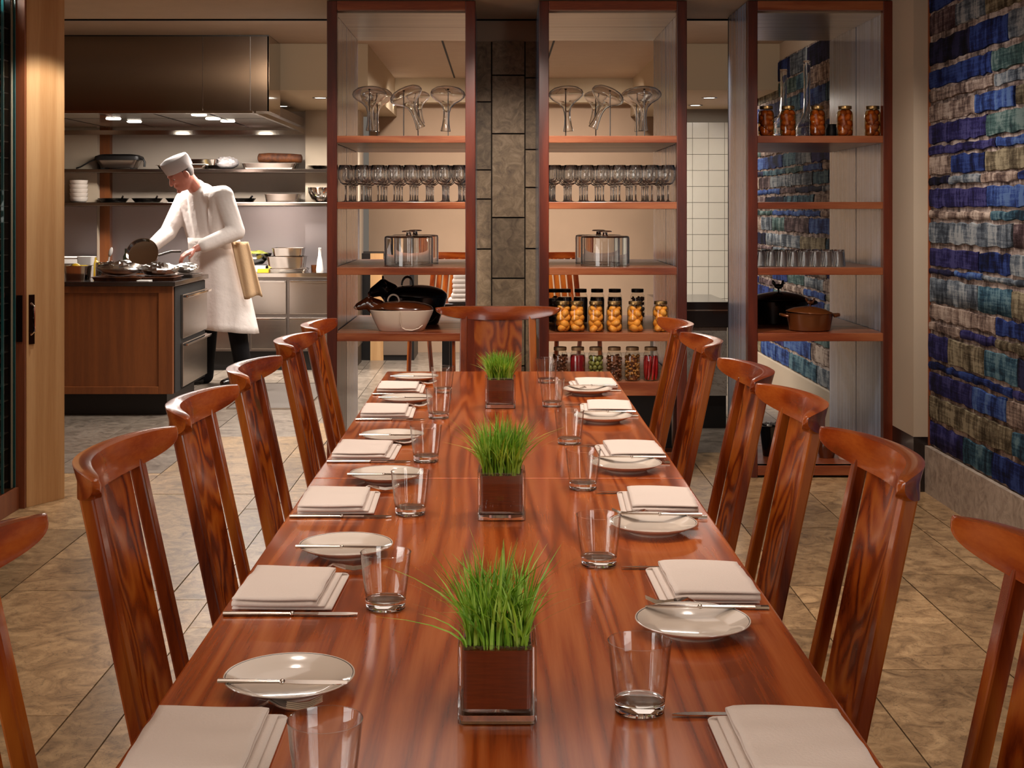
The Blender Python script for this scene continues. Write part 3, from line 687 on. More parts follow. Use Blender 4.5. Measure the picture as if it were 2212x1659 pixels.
for i, (x, y) in enumerate(zip(LX, LY)):
    o = p0 if i == 0 else dup(p0, (x, y, TZ)); o.location = (x, y, TZ)
    tag(o, 'round white side plate with a butter knife across it, %s in the left row' % nl(i), 'plate', 'white side plates on the table')
for i, (x, y) in enumerate(zip(RX, RY)):
    tag(dup(p0, (x, y, TZ)), 'round white side plate with a butter knife across it, %s in the right row' % nl(i, 5), 'plate', 'white side plates on the table')
# cutlery
def knife(name, ln, hl):
    t = thing(name, 'x', 'knife'); mb = MB(); n = 8; rings = []
    for i in range(n + 1):      # handle
        u = i / n; x = -ln / 2 + hl * u; w = .0058 - .0018 * u; h = .0032 - .0008 * u
        rings.append([(x, w * math.cos(a), .0034 + h * math.sin(a)) for a in [2 * PI * k / 10 for k in range(10)]])
    MB().loft(rings).build('handle', M['cutlery'], t, smooth=50)
    MB().ell((-ln / 2 + hl, 0, .0034), (.004, .0055, .0036), 10, 6).build('bolster', M['cutlery'], t, smooth=60)
    rings = []
    for i in range(12):
        u = i / 11; x = -ln / 2 + hl + (ln - hl) * u; w1 = .0052 + .003 * math.sin(u * PI * .8); w1 *= (1 - max(0, u - .8) ** 2 * 16)
        rings.append([(x, -w1, .0026), (x, .0042 * (1 - max(0, u - .85) * 4), .0026), (x, .0042 * (1 - max(0, u - .85) * 4), .0044), (x, -w1, .0036)])
    MB().loft(rings).build('blade', M['cutlery'], t, smooth=30)
    return t
bk = knife('butter_knife', .165, .082); dk = knife('dinner_knife', .205, .105)
def fork():
    t = thing('dinner_fork', 'x', 'fork'); rings = []
    for i in range(12):
        u = i / 11; x = -.095 + .125 * u; w = .0062 * (1 - .62 * u); z = .0025 + .012 * max(0, u - .72) / .28 * (max(0, u - .72) / .28)
        rings.append([(x, -w, z), (x, w, z), (x, w * .8, z + .003), (x, -w * .8, z + .003)])
    MB().loft(rings).build('handle', M['cutlery'], t, smooth=40)
    rings = []
    for i in range(7):
        u = i / 6; x = .03 + .022 * u; w = .0026 + .009 * math.sin(u * PI / 2); z = .0145 - .006 * u
        rings.append([(x, -w, z), (x, w, z), (x, w, z + .0025), (x, -w, z + .0025)])
    MB().loft(rings).build('neck', M['cutlery'], t, smooth=40)
    for k in range(4):
        y = -.0095 + .0063 * k
        MB().tube([(.051, y, .0098), (.065, y, .0075), (.08, y * .96, .009), (.096, y * .9, .0165)], [.0019, .0018, .0016, .0009], 6).build('tine', M['cutlery'], t, smooth=50)
    return t
fk = fork()
def put(proto, first, loc, rot, label, group, cat=None):
    o = proto if first else dup(proto, loc); o.location = loc; o.rotation_euler = rot; o['label'] = label; o['group'] = group
    return o
for i, (x, y) in enumerate(zip(LX, LY)):
    put(bk, i == 0, (x - .003, y - .036, TZ + .0186), (0, 0, -.03), 'silver butter knife resting on the %s left side plate' % nl(i), 'butter knives on side plates')
for i, (x, y) in enumerate(zip(RX, RY)):
    put(bk, False, (x + .018, y + .05, TZ + .0188), (0, 0, PI - .02), 'silver butter knife resting on the %s right side plate' % nl(i, 5), 'butter knives on side plates')
NLY = [1.53, 2.168, 2.82, 3.41, 4.07, 4.61]; NRY = [1.525, 2.20, 2.815, 3.40, 4.14, 4.70]
for i, y in enumerate(NLY):
    put(dk, i == 0, (-.317, y - .118, TZ), (0, 0, 0), 'silver dinner knife in front of the %s napkin of the left row' % nl(i), 'dinner knives on the table')
    put(fk, i == 0, (-.312, y + .117, TZ), (0, 0, .12), 'silver dinner fork behind the %s napkin of the left row' % nl(i), 'dinner forks on the table')
for i, y in enumerate(NRY):
    put(dk, False, (.315, y + .115, TZ), (0, 0, PI), 'silver dinner knife behind the %s napkin of the right row' % nl(i), 'dinner knives on the table')
    put(fk, False, (.325, y - .113, TZ), (0, 0, PI - .05), 'silver dinner fork in front of the %s napkin of the right row' % nl(i), 'dinner forks on the table')
# folded napkins: one ribbon of cloth folded zigzag; the lower layers reach further to the middle of the table
def napkin(sgn, seed):
    rr = random.Random(seed); path = []; W = .094; zs = [.0018, .0065, .0115, .0168]
    for k, z in enumerate(zs):
        ys = [(-W + 2 * W * j / 12) for j in range(13)]
        if k % 2: ys = ys[::-1]
        path += [(y, z, k) for y in ys]
        if k < 3:
            e = ys[-1]; z2 = zs[k + 1]; dirn = 1 if e > 0 else -1
            for j in range(1, 5):
                a = PI * j / 5; path.append((e + dirn * math.sin(a) * (z2 - z) * .55, (z + z2) / 2 - math.cos(a) * (z2 - z) / 2, k + j / 5))
    nx = 14; vs = []; fs = []
    ph = [rr.uniform(0, 6) for _ in range(4)]
    for (y, z, k) in path:
        xin = .088 - .022 * min(max(k - .5, 0), 1.0); xout = -.067
        for j in range(nx + 1):
            x = xout + (xin - xout) * j / nx
            zz = z + (.0012 * k * (.5 + .5 * math.sin(9 * y * 10 + ph[0] + x * 22)) * .6 if k > 1.9 else 0)
            if k > 2.4: zz += .0042 * math.exp(-((y - .02 * math.sin(x * 30 + ph[1])) / .03) ** 2) * .5 - .002 * abs(x / .08) ** 3
            yy = y + .006 * math.sin(x * 24 + ph[2]) * (k / 3) - (.004 if j == nx else 0) * (k / 3)
            vs.append((x * sgn, yy, zz))
    n = nx + 1
    for i in range(len(path) - 1):
        for j in range(nx): fs.append((i * n + j, i * n + j + 1, (i + 1) * n + j + 1, (i + 1) * n + j))
    o = MB().add(vs, fs).build('napkin', M['cloth'], smooth=80, recalc=False)
    so = o.modifiers.new('thickness', 'SOLIDIFY'); so.thickness = .0026; so.offset = 0
    return o
nL, nR = napkin(1, 1), napkin(-1, 2)
NRZ = [.02, -.05, .03, -.04, .02, .01]
for i, y in enumerate(NLY):
    o = nL if i == 0 else dup(nL, (0, 0, 0)); o.location = (-.342, y, TZ + .0015); o.rotation_euler = (0, 0, NRZ[i] * .6)
    tag(o, 'folded white linen napkin, %s along the left side of the table' % nl(i), 'napkin', 'folded napkins on the table')
for i, y in enumerate(NRY):
    o = nR if i == 0 else dup(nR, (0, 0, 0)); o.location = (.342, y, TZ + .0015); o.rotation_euler = (0, 0, NRZ[5 - i])
    tag(o, 'folded white linen napkin, %s along the right side of the table' % nl(i), 'napkin', 'folded napkins on the table')
# water tumblers
g0 = thing('tumbler', 'x', 'glass')
MB().lathe([(.0315, .0155), (.0332, .03), (.0368, .06), (.0394, .0862), (.0396, .0872), (.0388, .0874), (.0382, .0862), (.0355, .06), (.032, .03), (.0295, .0165), (.02, .0158), (0, .0155)], 48).build('glass_wall', M['glass_thick'], g0, smooth=60)
MB().lathe([(0, .0012), (.027, .0006), (.0305, .002), (.0313, .0145), (.029, .0146), (0, .0138)], 48).build('glass_base', M['glass_base'], g0, smooth=50)
MB().lathe([(.0393, .0866), (.0398, .0874), (.0393, .0880), (.0388, .0874), (.0393, .0866)], 48).build('rim', M['glass_thick'], g0, smooth=60)
GL = [(-.181, 1.404), (-.175, 2.09), (-.179, 2.736), (-.178, 3.31), (-.177, 4.0), (-.188, 4.56)]
GR = [(.175, 1.66), (.176, 2.346), (.189, 2.985), (.189, 3.56), (.17, 4.235), (.174, 4.816)]
for i, (x, y) in enumerate(GL):
    o = g0 if i == 0 else dup(g0, (0, 0, 0)); o.location = (x, y, TZ); tag(o, 'empty clear water tumbler, %s in the left row on the table' % nl(i), 'glass', 'water tumblers on the table')
for i, (x, y) in enumerate(GR):
    o = dup(g0, (x, y, TZ)); tag(o, 'empty clear water tumbler, %s in the right row on the table' % nl(i), 'glass', 'water tumblers on the table')
# grass in square glass vases
def sq(h, z, r=.006):
    pts = []
    for cx, cy, a0 in ((h - r, h - r, 0), (-(h - r), h - r, PI / 2), (-(h - r), -(h - r), PI), (h - r, -(h - r), 3 * PI / 2)):
        for k in range(4): a = a0 + PI / 2 * k / 3; pts.append((cx + r * math.cos(a), cy + r * math.sin(a), z))
    return pts
def grass_vase(loc, label, seed, n, hmin, hmax, lean):
    t = thing('grass_vase', label, 'vase', loc, 0, 'square glass vases of wheatgrass')
    H = .0478
    MB().loft([sq(H - .002, .0), sq(H, .002), sq(H, .094), sq(H - .001, .0955), sq(H - .0038, .0955), sq(H - .0045, .094), sq(H - .0045, .016), sq(H - .008, .0125)]).build('glass_box', M['glass_thick'], t, smooth=40)
    MB().loft([sq(H - .002, .0015), sq(H - .002, .0115)]).build('glass_base', M['glass_base'], t, smooth=40)
    MB().loft([sq(H - .007, .0175), sq(H - .006, .088)]).build('leaf_liner', M['soil'], t, smooth=40)
    r = random.Random(seed)
    mb = MB(); 
    for k in range(240):
        x, y = r.uniform(-.039, .039), r.uniform(-.039, .039); s = r.uniform(.0012, .0026)
        mb.ell((x, y, .089 + r.uniform(0, .002)), (s * 1.5, s, s), 5, 3)
    o = mb.build('seed_bed', M['earth'], t); o['kind'] = 'stuff'
    for part, mat, cnt in (('grass_blades', 'grass', n), ('pale_grass_blades', 'grass2', n // 2)):
        vs = []; fs = []
        for k in range(cnt):
            x, y = r.uniform(-.037, .037), r.uniform(-.037, .037); h = r.uniform(hmin, hmax) * (1 - .25 * (abs(x) + abs(y)) / .074)
            a = r.uniform(0, 2 * PI); ln = abs(r.gauss(0, lean)); 
            if r.random() < .018: ln *= 3.0
            dx, dy = math.cos(a) * ln + x * .35 / .037 * lean, math.sin(a) * ln + y * .35 / .037 * lean
            wv = r.uniform(.0011, .0024); wa = r.uniform(0, PI); wx, wy = math.cos(wa) * wv, math.sin(wa) * wv
            base = len(vs); m = 5
            for i in range(m + 1):
                u = i / m; ww = (1 - u ** 2.2) + .04
                cx, cy, cz = x + dx * h * u ** 1.8 * 3, y + dy * h * u ** 1.8 * 3, .086 + h * (u - .35 * min(ln, .8) * u ** 2.5)
                vs += [(cx - wx * ww, cy - wy * ww, cz), (cx + wy * .25 * ww, cy - wx * .25 * ww, cz), (cx + wx * ww, cy + wy * ww, cz)]
            for i in range(m):
                b = base + i * 3; fs += [(b, b + 1, b + 4, b + 3), (b + 1, b + 2, b + 5, b + 4)]
        o = MB().add(vs, fs).build(part, M[mat], t, smooth=70, recalc=False); o['kind'] = 'stuff'
    return t
grass_vase((-.001, 1.660, TZ), 'nearest square glass vase of wheatgrass, with sparse dark green blades', 1, 210, .06, .135, .16)
grass_vase((.007, 2.72, TZ), 'middle square glass vase of tall wheatgrass on the table', 2, 360, .07, .135, .13)
grass_vase((.007, 4.23, TZ), 'farthest square glass vase of dense short wheatgrass on the table', 3, 420, .06, .105, .11)

# ------------------------------------------------------------------ things on the shelves
S1, S2, S3 = px(866.5, 6.91), px(1324, 6.91), px(1772, 6.91)
# wine glasses, 8 across and 5 deep on both shelves
WG = thing('wine_glass', 'stemmed wine glass in the packed rows on the left shelf', 'glass', (0, 0, 0), 0, 'wine glasses on the left shelf')
MB().lathe([(0, .088), (.012, .0895), (.026, .099), (.0365, .117), (.0395, .135), (.038, .158), (.0335, .192), (.0328, .1925), (.0324, .192), (.0368, .158), (.0383, .135), (.0352, .118), (.025, .1008), (.011, .092), (0, .0912)], 20).build('bowl', M['glass'], WG, smooth=60)
MB().lathe([(.034, 0), (.0345, .0015), (.02, .0035), (.007, .007), (.0042, .015), (.0038, .05), (.0045, .08), (.0075, .0865), (0, .0874)], 16).build('stem_and_foot', M['glass'], WG, smooth=50)
ORD = ['first', 'second', 'third', 'fourth', 'fifth', 'sixth', 'seventh', 'eighth']
first = True
for cx, lab, grp in ((S1, 'stemmed wine glass in the rows behind the front row on the left shelf', 'wine glasses on the left shelf'), (S2, 'stemmed wine glass in the rows behind the front row on the middle shelf', 'wine glasses on the middle shelf')):
    for j in range(5):
        for i in range(8):
            loc = (cx - .296 + i * .0845 + (.02 if j % 2 else 0) * (1 if cx < 0 else -1), 7.0 + j * .095, 1.42)
            o = WG if first else dup(WG, loc, 0, lab, grp)
            if first: WG.location = loc; first = False
            if j == 0: o['label'] = 'stemmed wine glass in the front row of the %s shelf, %s' % ('left' if cx < 0 else 'middle', ORD[i] + ' from the left')
# inverted decanters on wire drying stands
DC = MB().lathe([(.024, 0), (.0265, -.001), (.026, .004), (.0205, .03), (.0165, .065), (.017, .095), (.0225, .12), (.042, .142), (.072, .16), (.089, .177), (.0925, .19), (.086, .207), (.062, .224), (.032, .231), (0, .233),
                 (0, .2295), (.031, .2277), (.06, .221), (.083, .205), (.0892, .19), (.0862, .179), (.0705, .1632), (.0405, .1455), (.0205, .1225), (.0142, .096), (.0138, .065), (.018, .03), (.0235, .004), (.024, 0)], 36)
dc0 = DC.build('decanter', M['glass'], smooth=60)
st0 = thing('decanter_stand', 'x', 'stand')
MB().tube([(0, 0, .003), (0, 0, .262)], .003, 8).build('rod', M['steel_dark'], st0, smooth=40)
MB().lathe([(0, 0), (.04, 0), (.04, .003), (.006, .006), (0, .006)], 20).build('foot', M['steel_dark'], st0, smooth=40)
MB().ell((0, 0, .263), (.007, .007, .004), 8, 5).build('tip', M['black'], st0, smooth=60)
DL = [('left-hand', .235, .29, 0.0, .0, 1.0), ('second', .265, .30, .55, .05, 1.0), ('low', .16, .42, -.28, .0, .8), ('middle', .19, .16, .38, .02, 1.05), ('right-hand', .10, .24, -.12, .0, 1.0)]
DPX = [(798, 7.16, .03, .0, 1.0), (815, 7.42, -.06, .0, .95), (872, 7.25, .42, .028, 1.0), (903, 7.60, .12, -.01, .72), (968, 7.15, -.06, .0, 1.02)]
names = ['leftmost', 'second from left', 'tilted', 'small rear', 'rightmost']; namesR = ['rightmost', 'second from right', 'tilted', 'small rear', 'leftmost']
k = 0
for side in (0, 1):
    for i, (x, Y, tilt, dz, sc) in enumerate(DPX):
        X = px(x, Y); 
        if side: X = px(1095, Y) * 2 - X; tilt = -tilt
        nm = (names if side == 0 else namesR)[i]; sh = 'left' if side == 0 else 'middle'
        loc = (X - math.sin(tilt) * -.0, Y, 1.761 + .053 + dz * .5)
        o = dc0 if k == 0 else dup(dc0, loc); o.location = loc; o.scale = (sc, sc, sc * (1.02 if sc >= 1 else 1.1))
        # tilt about the inner end of the stand tip
        tip = Vector((X, Y, 1.761 + .2668)); o.rotation_euler = (0, -tilt, 0)
        off = Matrix.Rotation(-tilt, 3, 'Y') @ Vector((0, 0, .221 * sc * 1.02)); o.location = tip - off + Vector((0, 0, 0))
        tag(o, 'inverted clear glass wine decanter on a rod, %s on the %s shelf' % (nm, sh), 'decanter', 'decanters drying on stands')
        s = st0 if k == 0 else dup(st0, (0, 0, 0)); s.location = (X, Y, 1.761)
        tag(s, 'thin metal rod stand holding the %s decanter of the %s shelf' % (nm, sh), 'stand', 'decanter drying stands'); k += 1
# cake domes
cd = thing('cake_dome', 'x', 'cake dome')
MB().lathe([(.128, 0), (.1295, .001), (.1295, .145), (.1265, .156), (.118, .160), (0, .160), (0, .154), (.117, .154), (.1215, .150), (.1225, .143), (.1225, .001), (.128, 0)], 56).build('glass_dome', M['glass'], cd, smooth=40)
MB().lathe([(0, .160), (.016, .160), (.013, .166), (.012, .178), (0, .178)], 20).build('knob_stem', M['chrome'], cd, smooth=40)
MB().lathe([(0, .178), (.036, .180), (.037, .184), (.03, .187), (0, .188)], 28).build('knob_disc', M['chrome'], cd, smooth=40)
first = True
for sh, c in (('left', 1), ('middle', -1)):
    for nm, x, Y in (('front', 883, 7.12), ('rear', 897, 7.46)):
        X = px(x, Y)
        if c < 0: X = px(1095, Y) * 2 - X
        o = cd if first else dup(cd, (0, 0, 0)); first = False; o.location = (X, Y, 1.082)
        tag(o, 'clear glass cake dome with chrome knob, %s of the pair on the %s shelf' % (nm, sh), 'cake dome', 'glass cake domes')
# mason jars
JARP = [(0, 0), (.036, 0), (.0405, .004), (.0415, .02), (.0415, .115), (.039, .128), (.032, .138), (.031, .146), (.0335, .146)]
def jar(label, fill, mat_f, mat_s, lid, seed, loc, group, h=1.0, cat='jar'):
    t = thing('preserve_jar', label, cat, loc, 0, group)
    MB().lathe(JARP, 24).build('glass', M['glass_jar'], t, smooth=50)
    MB().lathe([(.0335, .143), (.0345, .144), (.0345, .157), (.0335, .159), (0, .1595), (0, .156), (.0325, .156), (.0325, .143)], 24).build('lid', M[lid], t, smooth=40)
    r = random.Random(seed)
    if fill == 'peach':
        MB().lathe([(0, .0035), (.038, .0045), (.0402, .02), (.0402, .114), (.038, .126), (.031, .136), (0, .137)], 24).build('syrup', M[mat_s], t, smooth=40)
        MB().lathe([(0, .006), (.022, .006), (.022, .12), (0, .122)], 12).build('core', M[mat_f], t)
        me = MB().ell((0, 0, 0), (.0255, .0255, .0195), 14, 9).mesh('peach_half', M[mat_f], 60)
        for k in range(5):
            for j in range(3):
                a = j * 2 * PI / 3 + k * 1.0 + r.uniform(-.25, .25); rad = .0165 + r.uniform(-.001, .0008)
                o = bpy.data.objects.new('peach_half', me); COL.objects.link(o); o.parent = t
                o.location = (rad * math.cos(a), rad * math.sin(a), .021 + k * .0255 + r.uniform(-.003, .003)); s = r.uniform(.92, 1.04)
                if k == 4: s *= .8
                o.rotation_euler = (r.uniform(-.9, .9), r.uniform(-.9, .9), r.uniform(0, 6)); o.scale = (s, s, s)
    elif fill == 'jam':
        MB().lathe([(0, .003), (.039, .004), (.0395, .11), (.036, .122), (0, .122)], 24).build('preserve', M[mat_f], t, smooth=50)
    elif fill == 'bits':
        mb = MB()
        for k in range(130):
            a = r.uniform(0, 6.28); z = r.uniform(.008, .12); rad = .033 * (1 if r.random() < .75 else .7); s = r.uniform(.006, .010)
            mb.ell((rad * math.cos(a), rad * math.sin(a), z), (s * 1.3, s * .8, s * .7), 6, 4, Matrix.Rotation(r.uniform(0, 3), 3, 'Z') @ Matrix.Rotation(r.uniform(0, 3), 3, 'X'))
        o = mb.build('filling', M[mat_f], t, smooth=60); o['kind'] = 'stuff'
        MB().lathe([(0, .004), (.028, .004), (.028, .115), (0, .118)], 12).build('core', M[mat_s], t)
    elif fill == 'round':
        me = MB().ell((0, 0, 0), (.013, .013, .012), 10, 7).mesh('pickle', M[mat_f], 60)
        for k in range(5):
            for j in range(7):
                a = j * 2 * PI / 7 + k * .45; o = bpy.data.objects.new('pickle', me); COL.objects.link(o); o.parent = t
                o.location = (.0275 * math.cos(a), .0275 * math.sin(a), .017 + k * .0225 + r.uniform(-.003, .003)); o.rotation_euler = (r.uniform(0, 3), r.uniform(0, 3), 0)
        MB().lathe([(0, .004), (.018, .004), (.018, .115), (0, .118)], 12).build('core', M[mat_s], t)
    elif fill == 'pepper':
        for j in range(9):
            a = j * 2 * PI / 9 + r.uniform(-.1, .1); rad = .030
            p = [(rad * math.cos(a + .1 * u), rad * math.sin(a + .1 * u), .006 + u * .028) for u in range(5)]
            MB().tube(p, [.003, .008, .0095, .0095, .006], 8).build('pepper', M[mat_f], t, smooth=50)
        MB().lathe([(0, .004), (.024, .004), (.024, .112), (0, .115)], 12).build('core', M[mat_s], t)
    return t
G1 = 'peach jars on the middle shelf'
for i, x in enumerate((1216, 1246, 1287, 1327, 1372, 1427)):
    jar('jar of orange peach halves, %s in the front row of the middle shelf' % (['leftmost', 'second from left', 'third from left', 'fourth from left', 'fifth from left', 'rightmost'][i]), 'peach', 'peach', 'syrup', 'gold_lid', 10 + i, (px(x, 7.0), 7.0, .744), G1)
for i, x in enumerate((1196, 1220, 1254, 1290, 1328, 1377)):
    lab = 'dark red preserve jar with dark lid, %s in the row behind the peach jars' % (['first', 'second', 'third', 'fourth', 'fifth', 'last'][i])
    o = jar(lab, 'jam' if i not in (0, 5) else 'bits', 'jam' if i not in (0, 5) else 'brownfruit', 'brownfruit', 'dark_lid', 30 + i, (px(x, 7.55), 7.55, .744), 'dark preserve jars behind the peaches'); o.scale = (1.0, 1.0, 1.2)
LOW = [('jar of dark brown preserve, left end of the bottom row behind the table', 'bits', 'brownfruit', 1210), ('jar of red preserve with tan lid, second in the bottom row', 'jam', 'redjam', 1248), ('jar of round green pickles, third in the bottom row', 'round', 'olive', 1287),
       ('jar of brown fruit preserve, fourth in the bottom row', 'bits', 'brownfruit', 1327), ('jar of golden mixed nuts, second from right in the bottom row', 'bits', 'nut', 1366), ('jar of long red peppers, right end of the bottom row', 'pepper', 'red', 1406)]
for i, (lab, f, m, x) in enumerate(LOW):
    o = jar(lab, f, m, 'brownfruit', 'tan_lid', 50 + i, (px(x, 6.99), 6.99, .491), 'mixed preserve jars in the bottom row'); o.scale = (.97, .97, 1.1)
for i, x in enumerate((1655, 1702, 1766, 1825, 1885)):
    jar('amber jar of dark peaches, %s on the right shelf' % ['leftmost', 'second from left', 'middle one', 'second from right', 'rightmost'][i], 'peach', 'peach_dark', 'syrup_dark', 'gold_lid', 70 + i, (px(x, 7.0), 7.0, 1.761), 'amber peach jars on the right shelf')
# tall swan neck glass carafes
for i, (x, Y, ytop) in enumerate(((1693, 7.25, 150), (1743, 7.35, 131))):
    h = pz(ytop, Y) - 1.761
    MB().lathe([(0, .002), (.05, 0), (.062, .012), (.064, .035), (.055, .075), (.034, .115), (.0225, .15), (.018, .2), (.0165, h * .75), (.019, h - .01), (.021, h), (.0195, h), (.015, h * .75), (.0165, .2), (.0205, .15), (.032, .117), (.053, .076), (.061, .035), (.058, .016), (0, .008)], 28).build('carafe', M['glass'], smooth=60, loc=(px(x, Y), Y, 1.761))
    tag(bpy.data.objects['carafe' + ('' if i == 0 else '.001')], ['shorter of two tall clear glass carafes behind amber jars', 'taller of two clear glass carafes behind amber jars'][i], 'carafe', 'tall carafes on the right shelf')
o = MB().lathe([(0, 0), (.03, 0), (.036, .02), (.034, .06), (.026, .075), (.027, .09), (0, .092)], 20).build('dark_pot', M['black'], smooth=40, loc=(px(1796, 7.4), 7.4, 1.761)); tag(o, 'small black pot standing between the amber jars', 'pot')
# inverted small tumblers
tu = MB().lathe([(.031, 0), (.0335, .0005), (.027, .084), (.025, .088), (0, .088), (0, .076), (.0235, .076), (.031, 0)], 24).build('shelf_tumbler', M['glass'], smooth=50)
n = 0
for j in range(2):
    for i in range(8):
        X = px(1640, 7.05) + i * .0585 + (.024 if j else 0) + .006; loc = (X, 7.04 + j * .085, 1.082)
        o = tu if n == 0 else dup(tu, loc); o.location = loc; n += 1
        tag(o, 'small clear upside down tumbler on the right shelf, %s row, %s from the left' % (['front', 'rear'][j], ORD[i]), 'glass', 'upside down tumblers on the right shelf')
# casseroles with rooster knobs
def rooster(t, z, mat):
    mb = MB(); mb.ell((0, 0, z + .02), (.02, .008, .011), 10, 6).ell((.019, 0, z + .034), (.007, .006, .008), 8, 5).capsule((.014, 0, z + .022), .007, (.018, 0, z + .033), .005, 8)
    mb.ell((-.022, 0, z + .034), (.008, .004, .015), 8, 5, Matrix.Rotation(-.5, 3, 'Y')).capsule((0, 0, z - .002), .004, (0, 0, z + .014), .004, 8).ell((.02, 0, z + .043), (.006, .002, .004), 6, 4).ell((.028, 0, z + .033), (.005, .002, .002), 6, 4)
    o = mb.build('rooster_knob', mat, t, smooth=60); r = o.modifiers.new('fuse', 'REMESH'); r.mode = 'VOXEL'; r.voxel_size = .0018; return o
def casserole(label, loc, mat, lidrot, s, rz=0):
    t = thing('casserole', label, 'cooking pot', loc, rz, 'enamel casseroles on the right shelf')
    MB().lathe([(0, 0), (.105, 0), (.115, .006), (.128, .08), (.132, .098), (.135, .1), (.129, .102), (.124, .09), (.112, .012), (0, .008)], 40, sx=1, sy=.78).build('body', mat, t, smooth=40)
    for sx in (-1, 1):
        MB().tube([(sx * .128, -.04, .085), (sx * .158, -.03, .09), (sx * .166, 0, .092), (sx * .158, .03, .09), (sx * .128, .04, .085)], .008, 8).build('handle', mat, t, smooth=50)
    l = MB().lathe([(0, .034), (.03, .033), (.09, .022), (.124, .008), (.133, .003), (.134, 0), (.128, -.002), (.09, .016), (0, .028)], 40, sx=1, sy=.78).build('lid', mat, t, smooth=40, loc=(0, 0, .104)); l.rotation_euler = (lidrot * .3, lidrot, 0)
    k = rooster(l, .036, mat)
    t.scale = (s, s, s); return t
casserole('brown enamel casserole with a rooster knob on its slightly lifted lid', (px(1750, 7.05), 7.06, .744), M['copper'], .06, .93)
casserole('black enamel casserole with a rooster knob, behind the brown one', (px(1682, 7.5), 7.5, .744), M['iron'], 0, 1.3, .2)
# bottom of the right shelf
t = thing('waste_bucket', 'black tapered bucket with crumpled paper at the foot of the right shelf', 'bucket', (px(1668, 7.2), 7.2, .063))
MB().lathe([(0, 0), (.05, 0), (.068, .16), (.071, .162), (.066, .164), (.06, .15), (.047, .006), (0, .006)], 24).build('bucket', M['iron'], t, smooth=40)
r = random.Random(4); mb = MB()
for k in range(12): mb.ell((r.uniform(-.04, .04), r.uniform(-.04, .04), .15 + r.uniform(0, .02)), (.022, .016, .012), 6, 4, Matrix.Rotation(r.uniform(0, 3), 3, 'Z') @ Matrix.Rotation(r.uniform(0, 2), 3, 'X'))
mb.build('crumpled_paper', M['foil'], t)
o = MB().lathe([(0, 0), (.04, 0), (.055, .05), (.05, .11), (.035, .13), (.038, .14), (.03, .14), (0, .12)], 24).build('clay_pot', M['ceramic_brown'], smooth=40, loc=(px(1785, 7.15), 7.15, .063)); tag(o, 'brown glazed clay pot on the bottom board of the right shelf', 'pot')
o = MB().lathe([(0, 0), (.045, 0), (.055, .04), (.05, .09), (.02, .11), (.022, .125), (0, .12)], 24).build('pale_vase', M['ceramic'], smooth=40, loc=(px(1830, 7.1), 7.1, .063)); tag(o, 'pale ceramic vase on the bottom board of the right shelf', 'vase')
# cow shaped tureens
def cow(label, loc, body, lidm, dark, s, rz=0):
    t = thing('cow_tureen', label, 'tureen', loc, rz, 'cow shaped tureens')
    rings = []
    for z, a, b in ((0, .135, .085), (.004, .142, .09), (.05, .165, .105), (.10, .188, .118), (.128, .198, .122), (.130, .196, .120), (.126, .188, .114), (.10, .178, .108), (.02, .13, .08)):
        rings.append([(a * math.copysign(abs(math.cos(q)) ** .8, math.cos(q)), b * math.copysign(abs(math.sin(q)) ** .8, math.sin(q)), z) for q in [2 * PI * k / 40 for k in range(40)]])
    MB().loft(rings).build('dish', body, t, smooth=50)
    MB().tube([(.01, -.098, .02), (.0, -.112, .06), (.0, -.123, .122)], .004, 8).build('shoulder_ridge', body, t, smooth=60)
    MB().tube([(.0, -.098, .03), (.03, -.094, .012), (.07, -.09, .008), (.11, -.09, .02), (.135, -.086, .04)], .004, 8).build('haunch_ridge', body, t, smooth=60)
    # lid: the back of the lying cow
    rings = []
    for k in range(9):
        u = k / 8; a = .197 * math.cos(u * PI / 2 * .98); b = .121 * math.cos(u * PI / 2 * .98); z = .132 + .052 * math.sin(u * PI / 2)
        rings.append([(a * math.cos(q) - .0 * u, b * math.sin(q), z + .006 * math.sin(q * 2) * (1 - u)) for q in [2 * PI * j / 36 for j in range(36)]])
    MB().loft(rings).build('lid', lidm, t, smooth=60)
    MB().tube([(-.05 + .035 * math.cos(a), 0, .182 + .04 * math.sin(a)) for a in [PI * k / 12 for k in range(13)]], .006, 8).build('ring_handle', lidm if dark else M['ceramic'], t, smooth=60)
    mb = MB().capsule((-.15, 0, .14), .055, (-.20, 0, .17), .042).capsule((-.20, 0, .172), .042, (-.262, 0, .150), .026).ell((-.272, 0, .146), (.02, .026, .018), 12, 8)
    for sy in (-1, 1):
        mb.capsule((-.19, sy * .035, .19), .012, (-.175, sy * .075, .185), .006, 8).capsule((-.20, sy * .022, .205), .008, (-.205, sy * .035, .235), .003, 8)
    o = mb.build('head', lidm, t, smooth=60); r = o.modifiers.new('fuse', 'REMESH'); r.mode = 'VOXEL'; r.voxel_size = .006; r.use_smooth_shade = True
    MB().ell((-.278, 0, .143), (.02, .024, .014), 10, 6).build('muzzle', body, t, smooth=60)
    t.scale = (s, s, s); return t
cow('white cow shaped ceramic tureen with brown lid and ring handle', (px(867, 7.05), 7.07, .744), M['ceramic'], M['ceramic_brown'], False, .85)
o = cow('black cow shaped tureen behind the white one', (px(898, 7.5), 7.48, .744), M['iron'], M['iron'], True, .95)
o.scale = (.9, .9, 1.18)
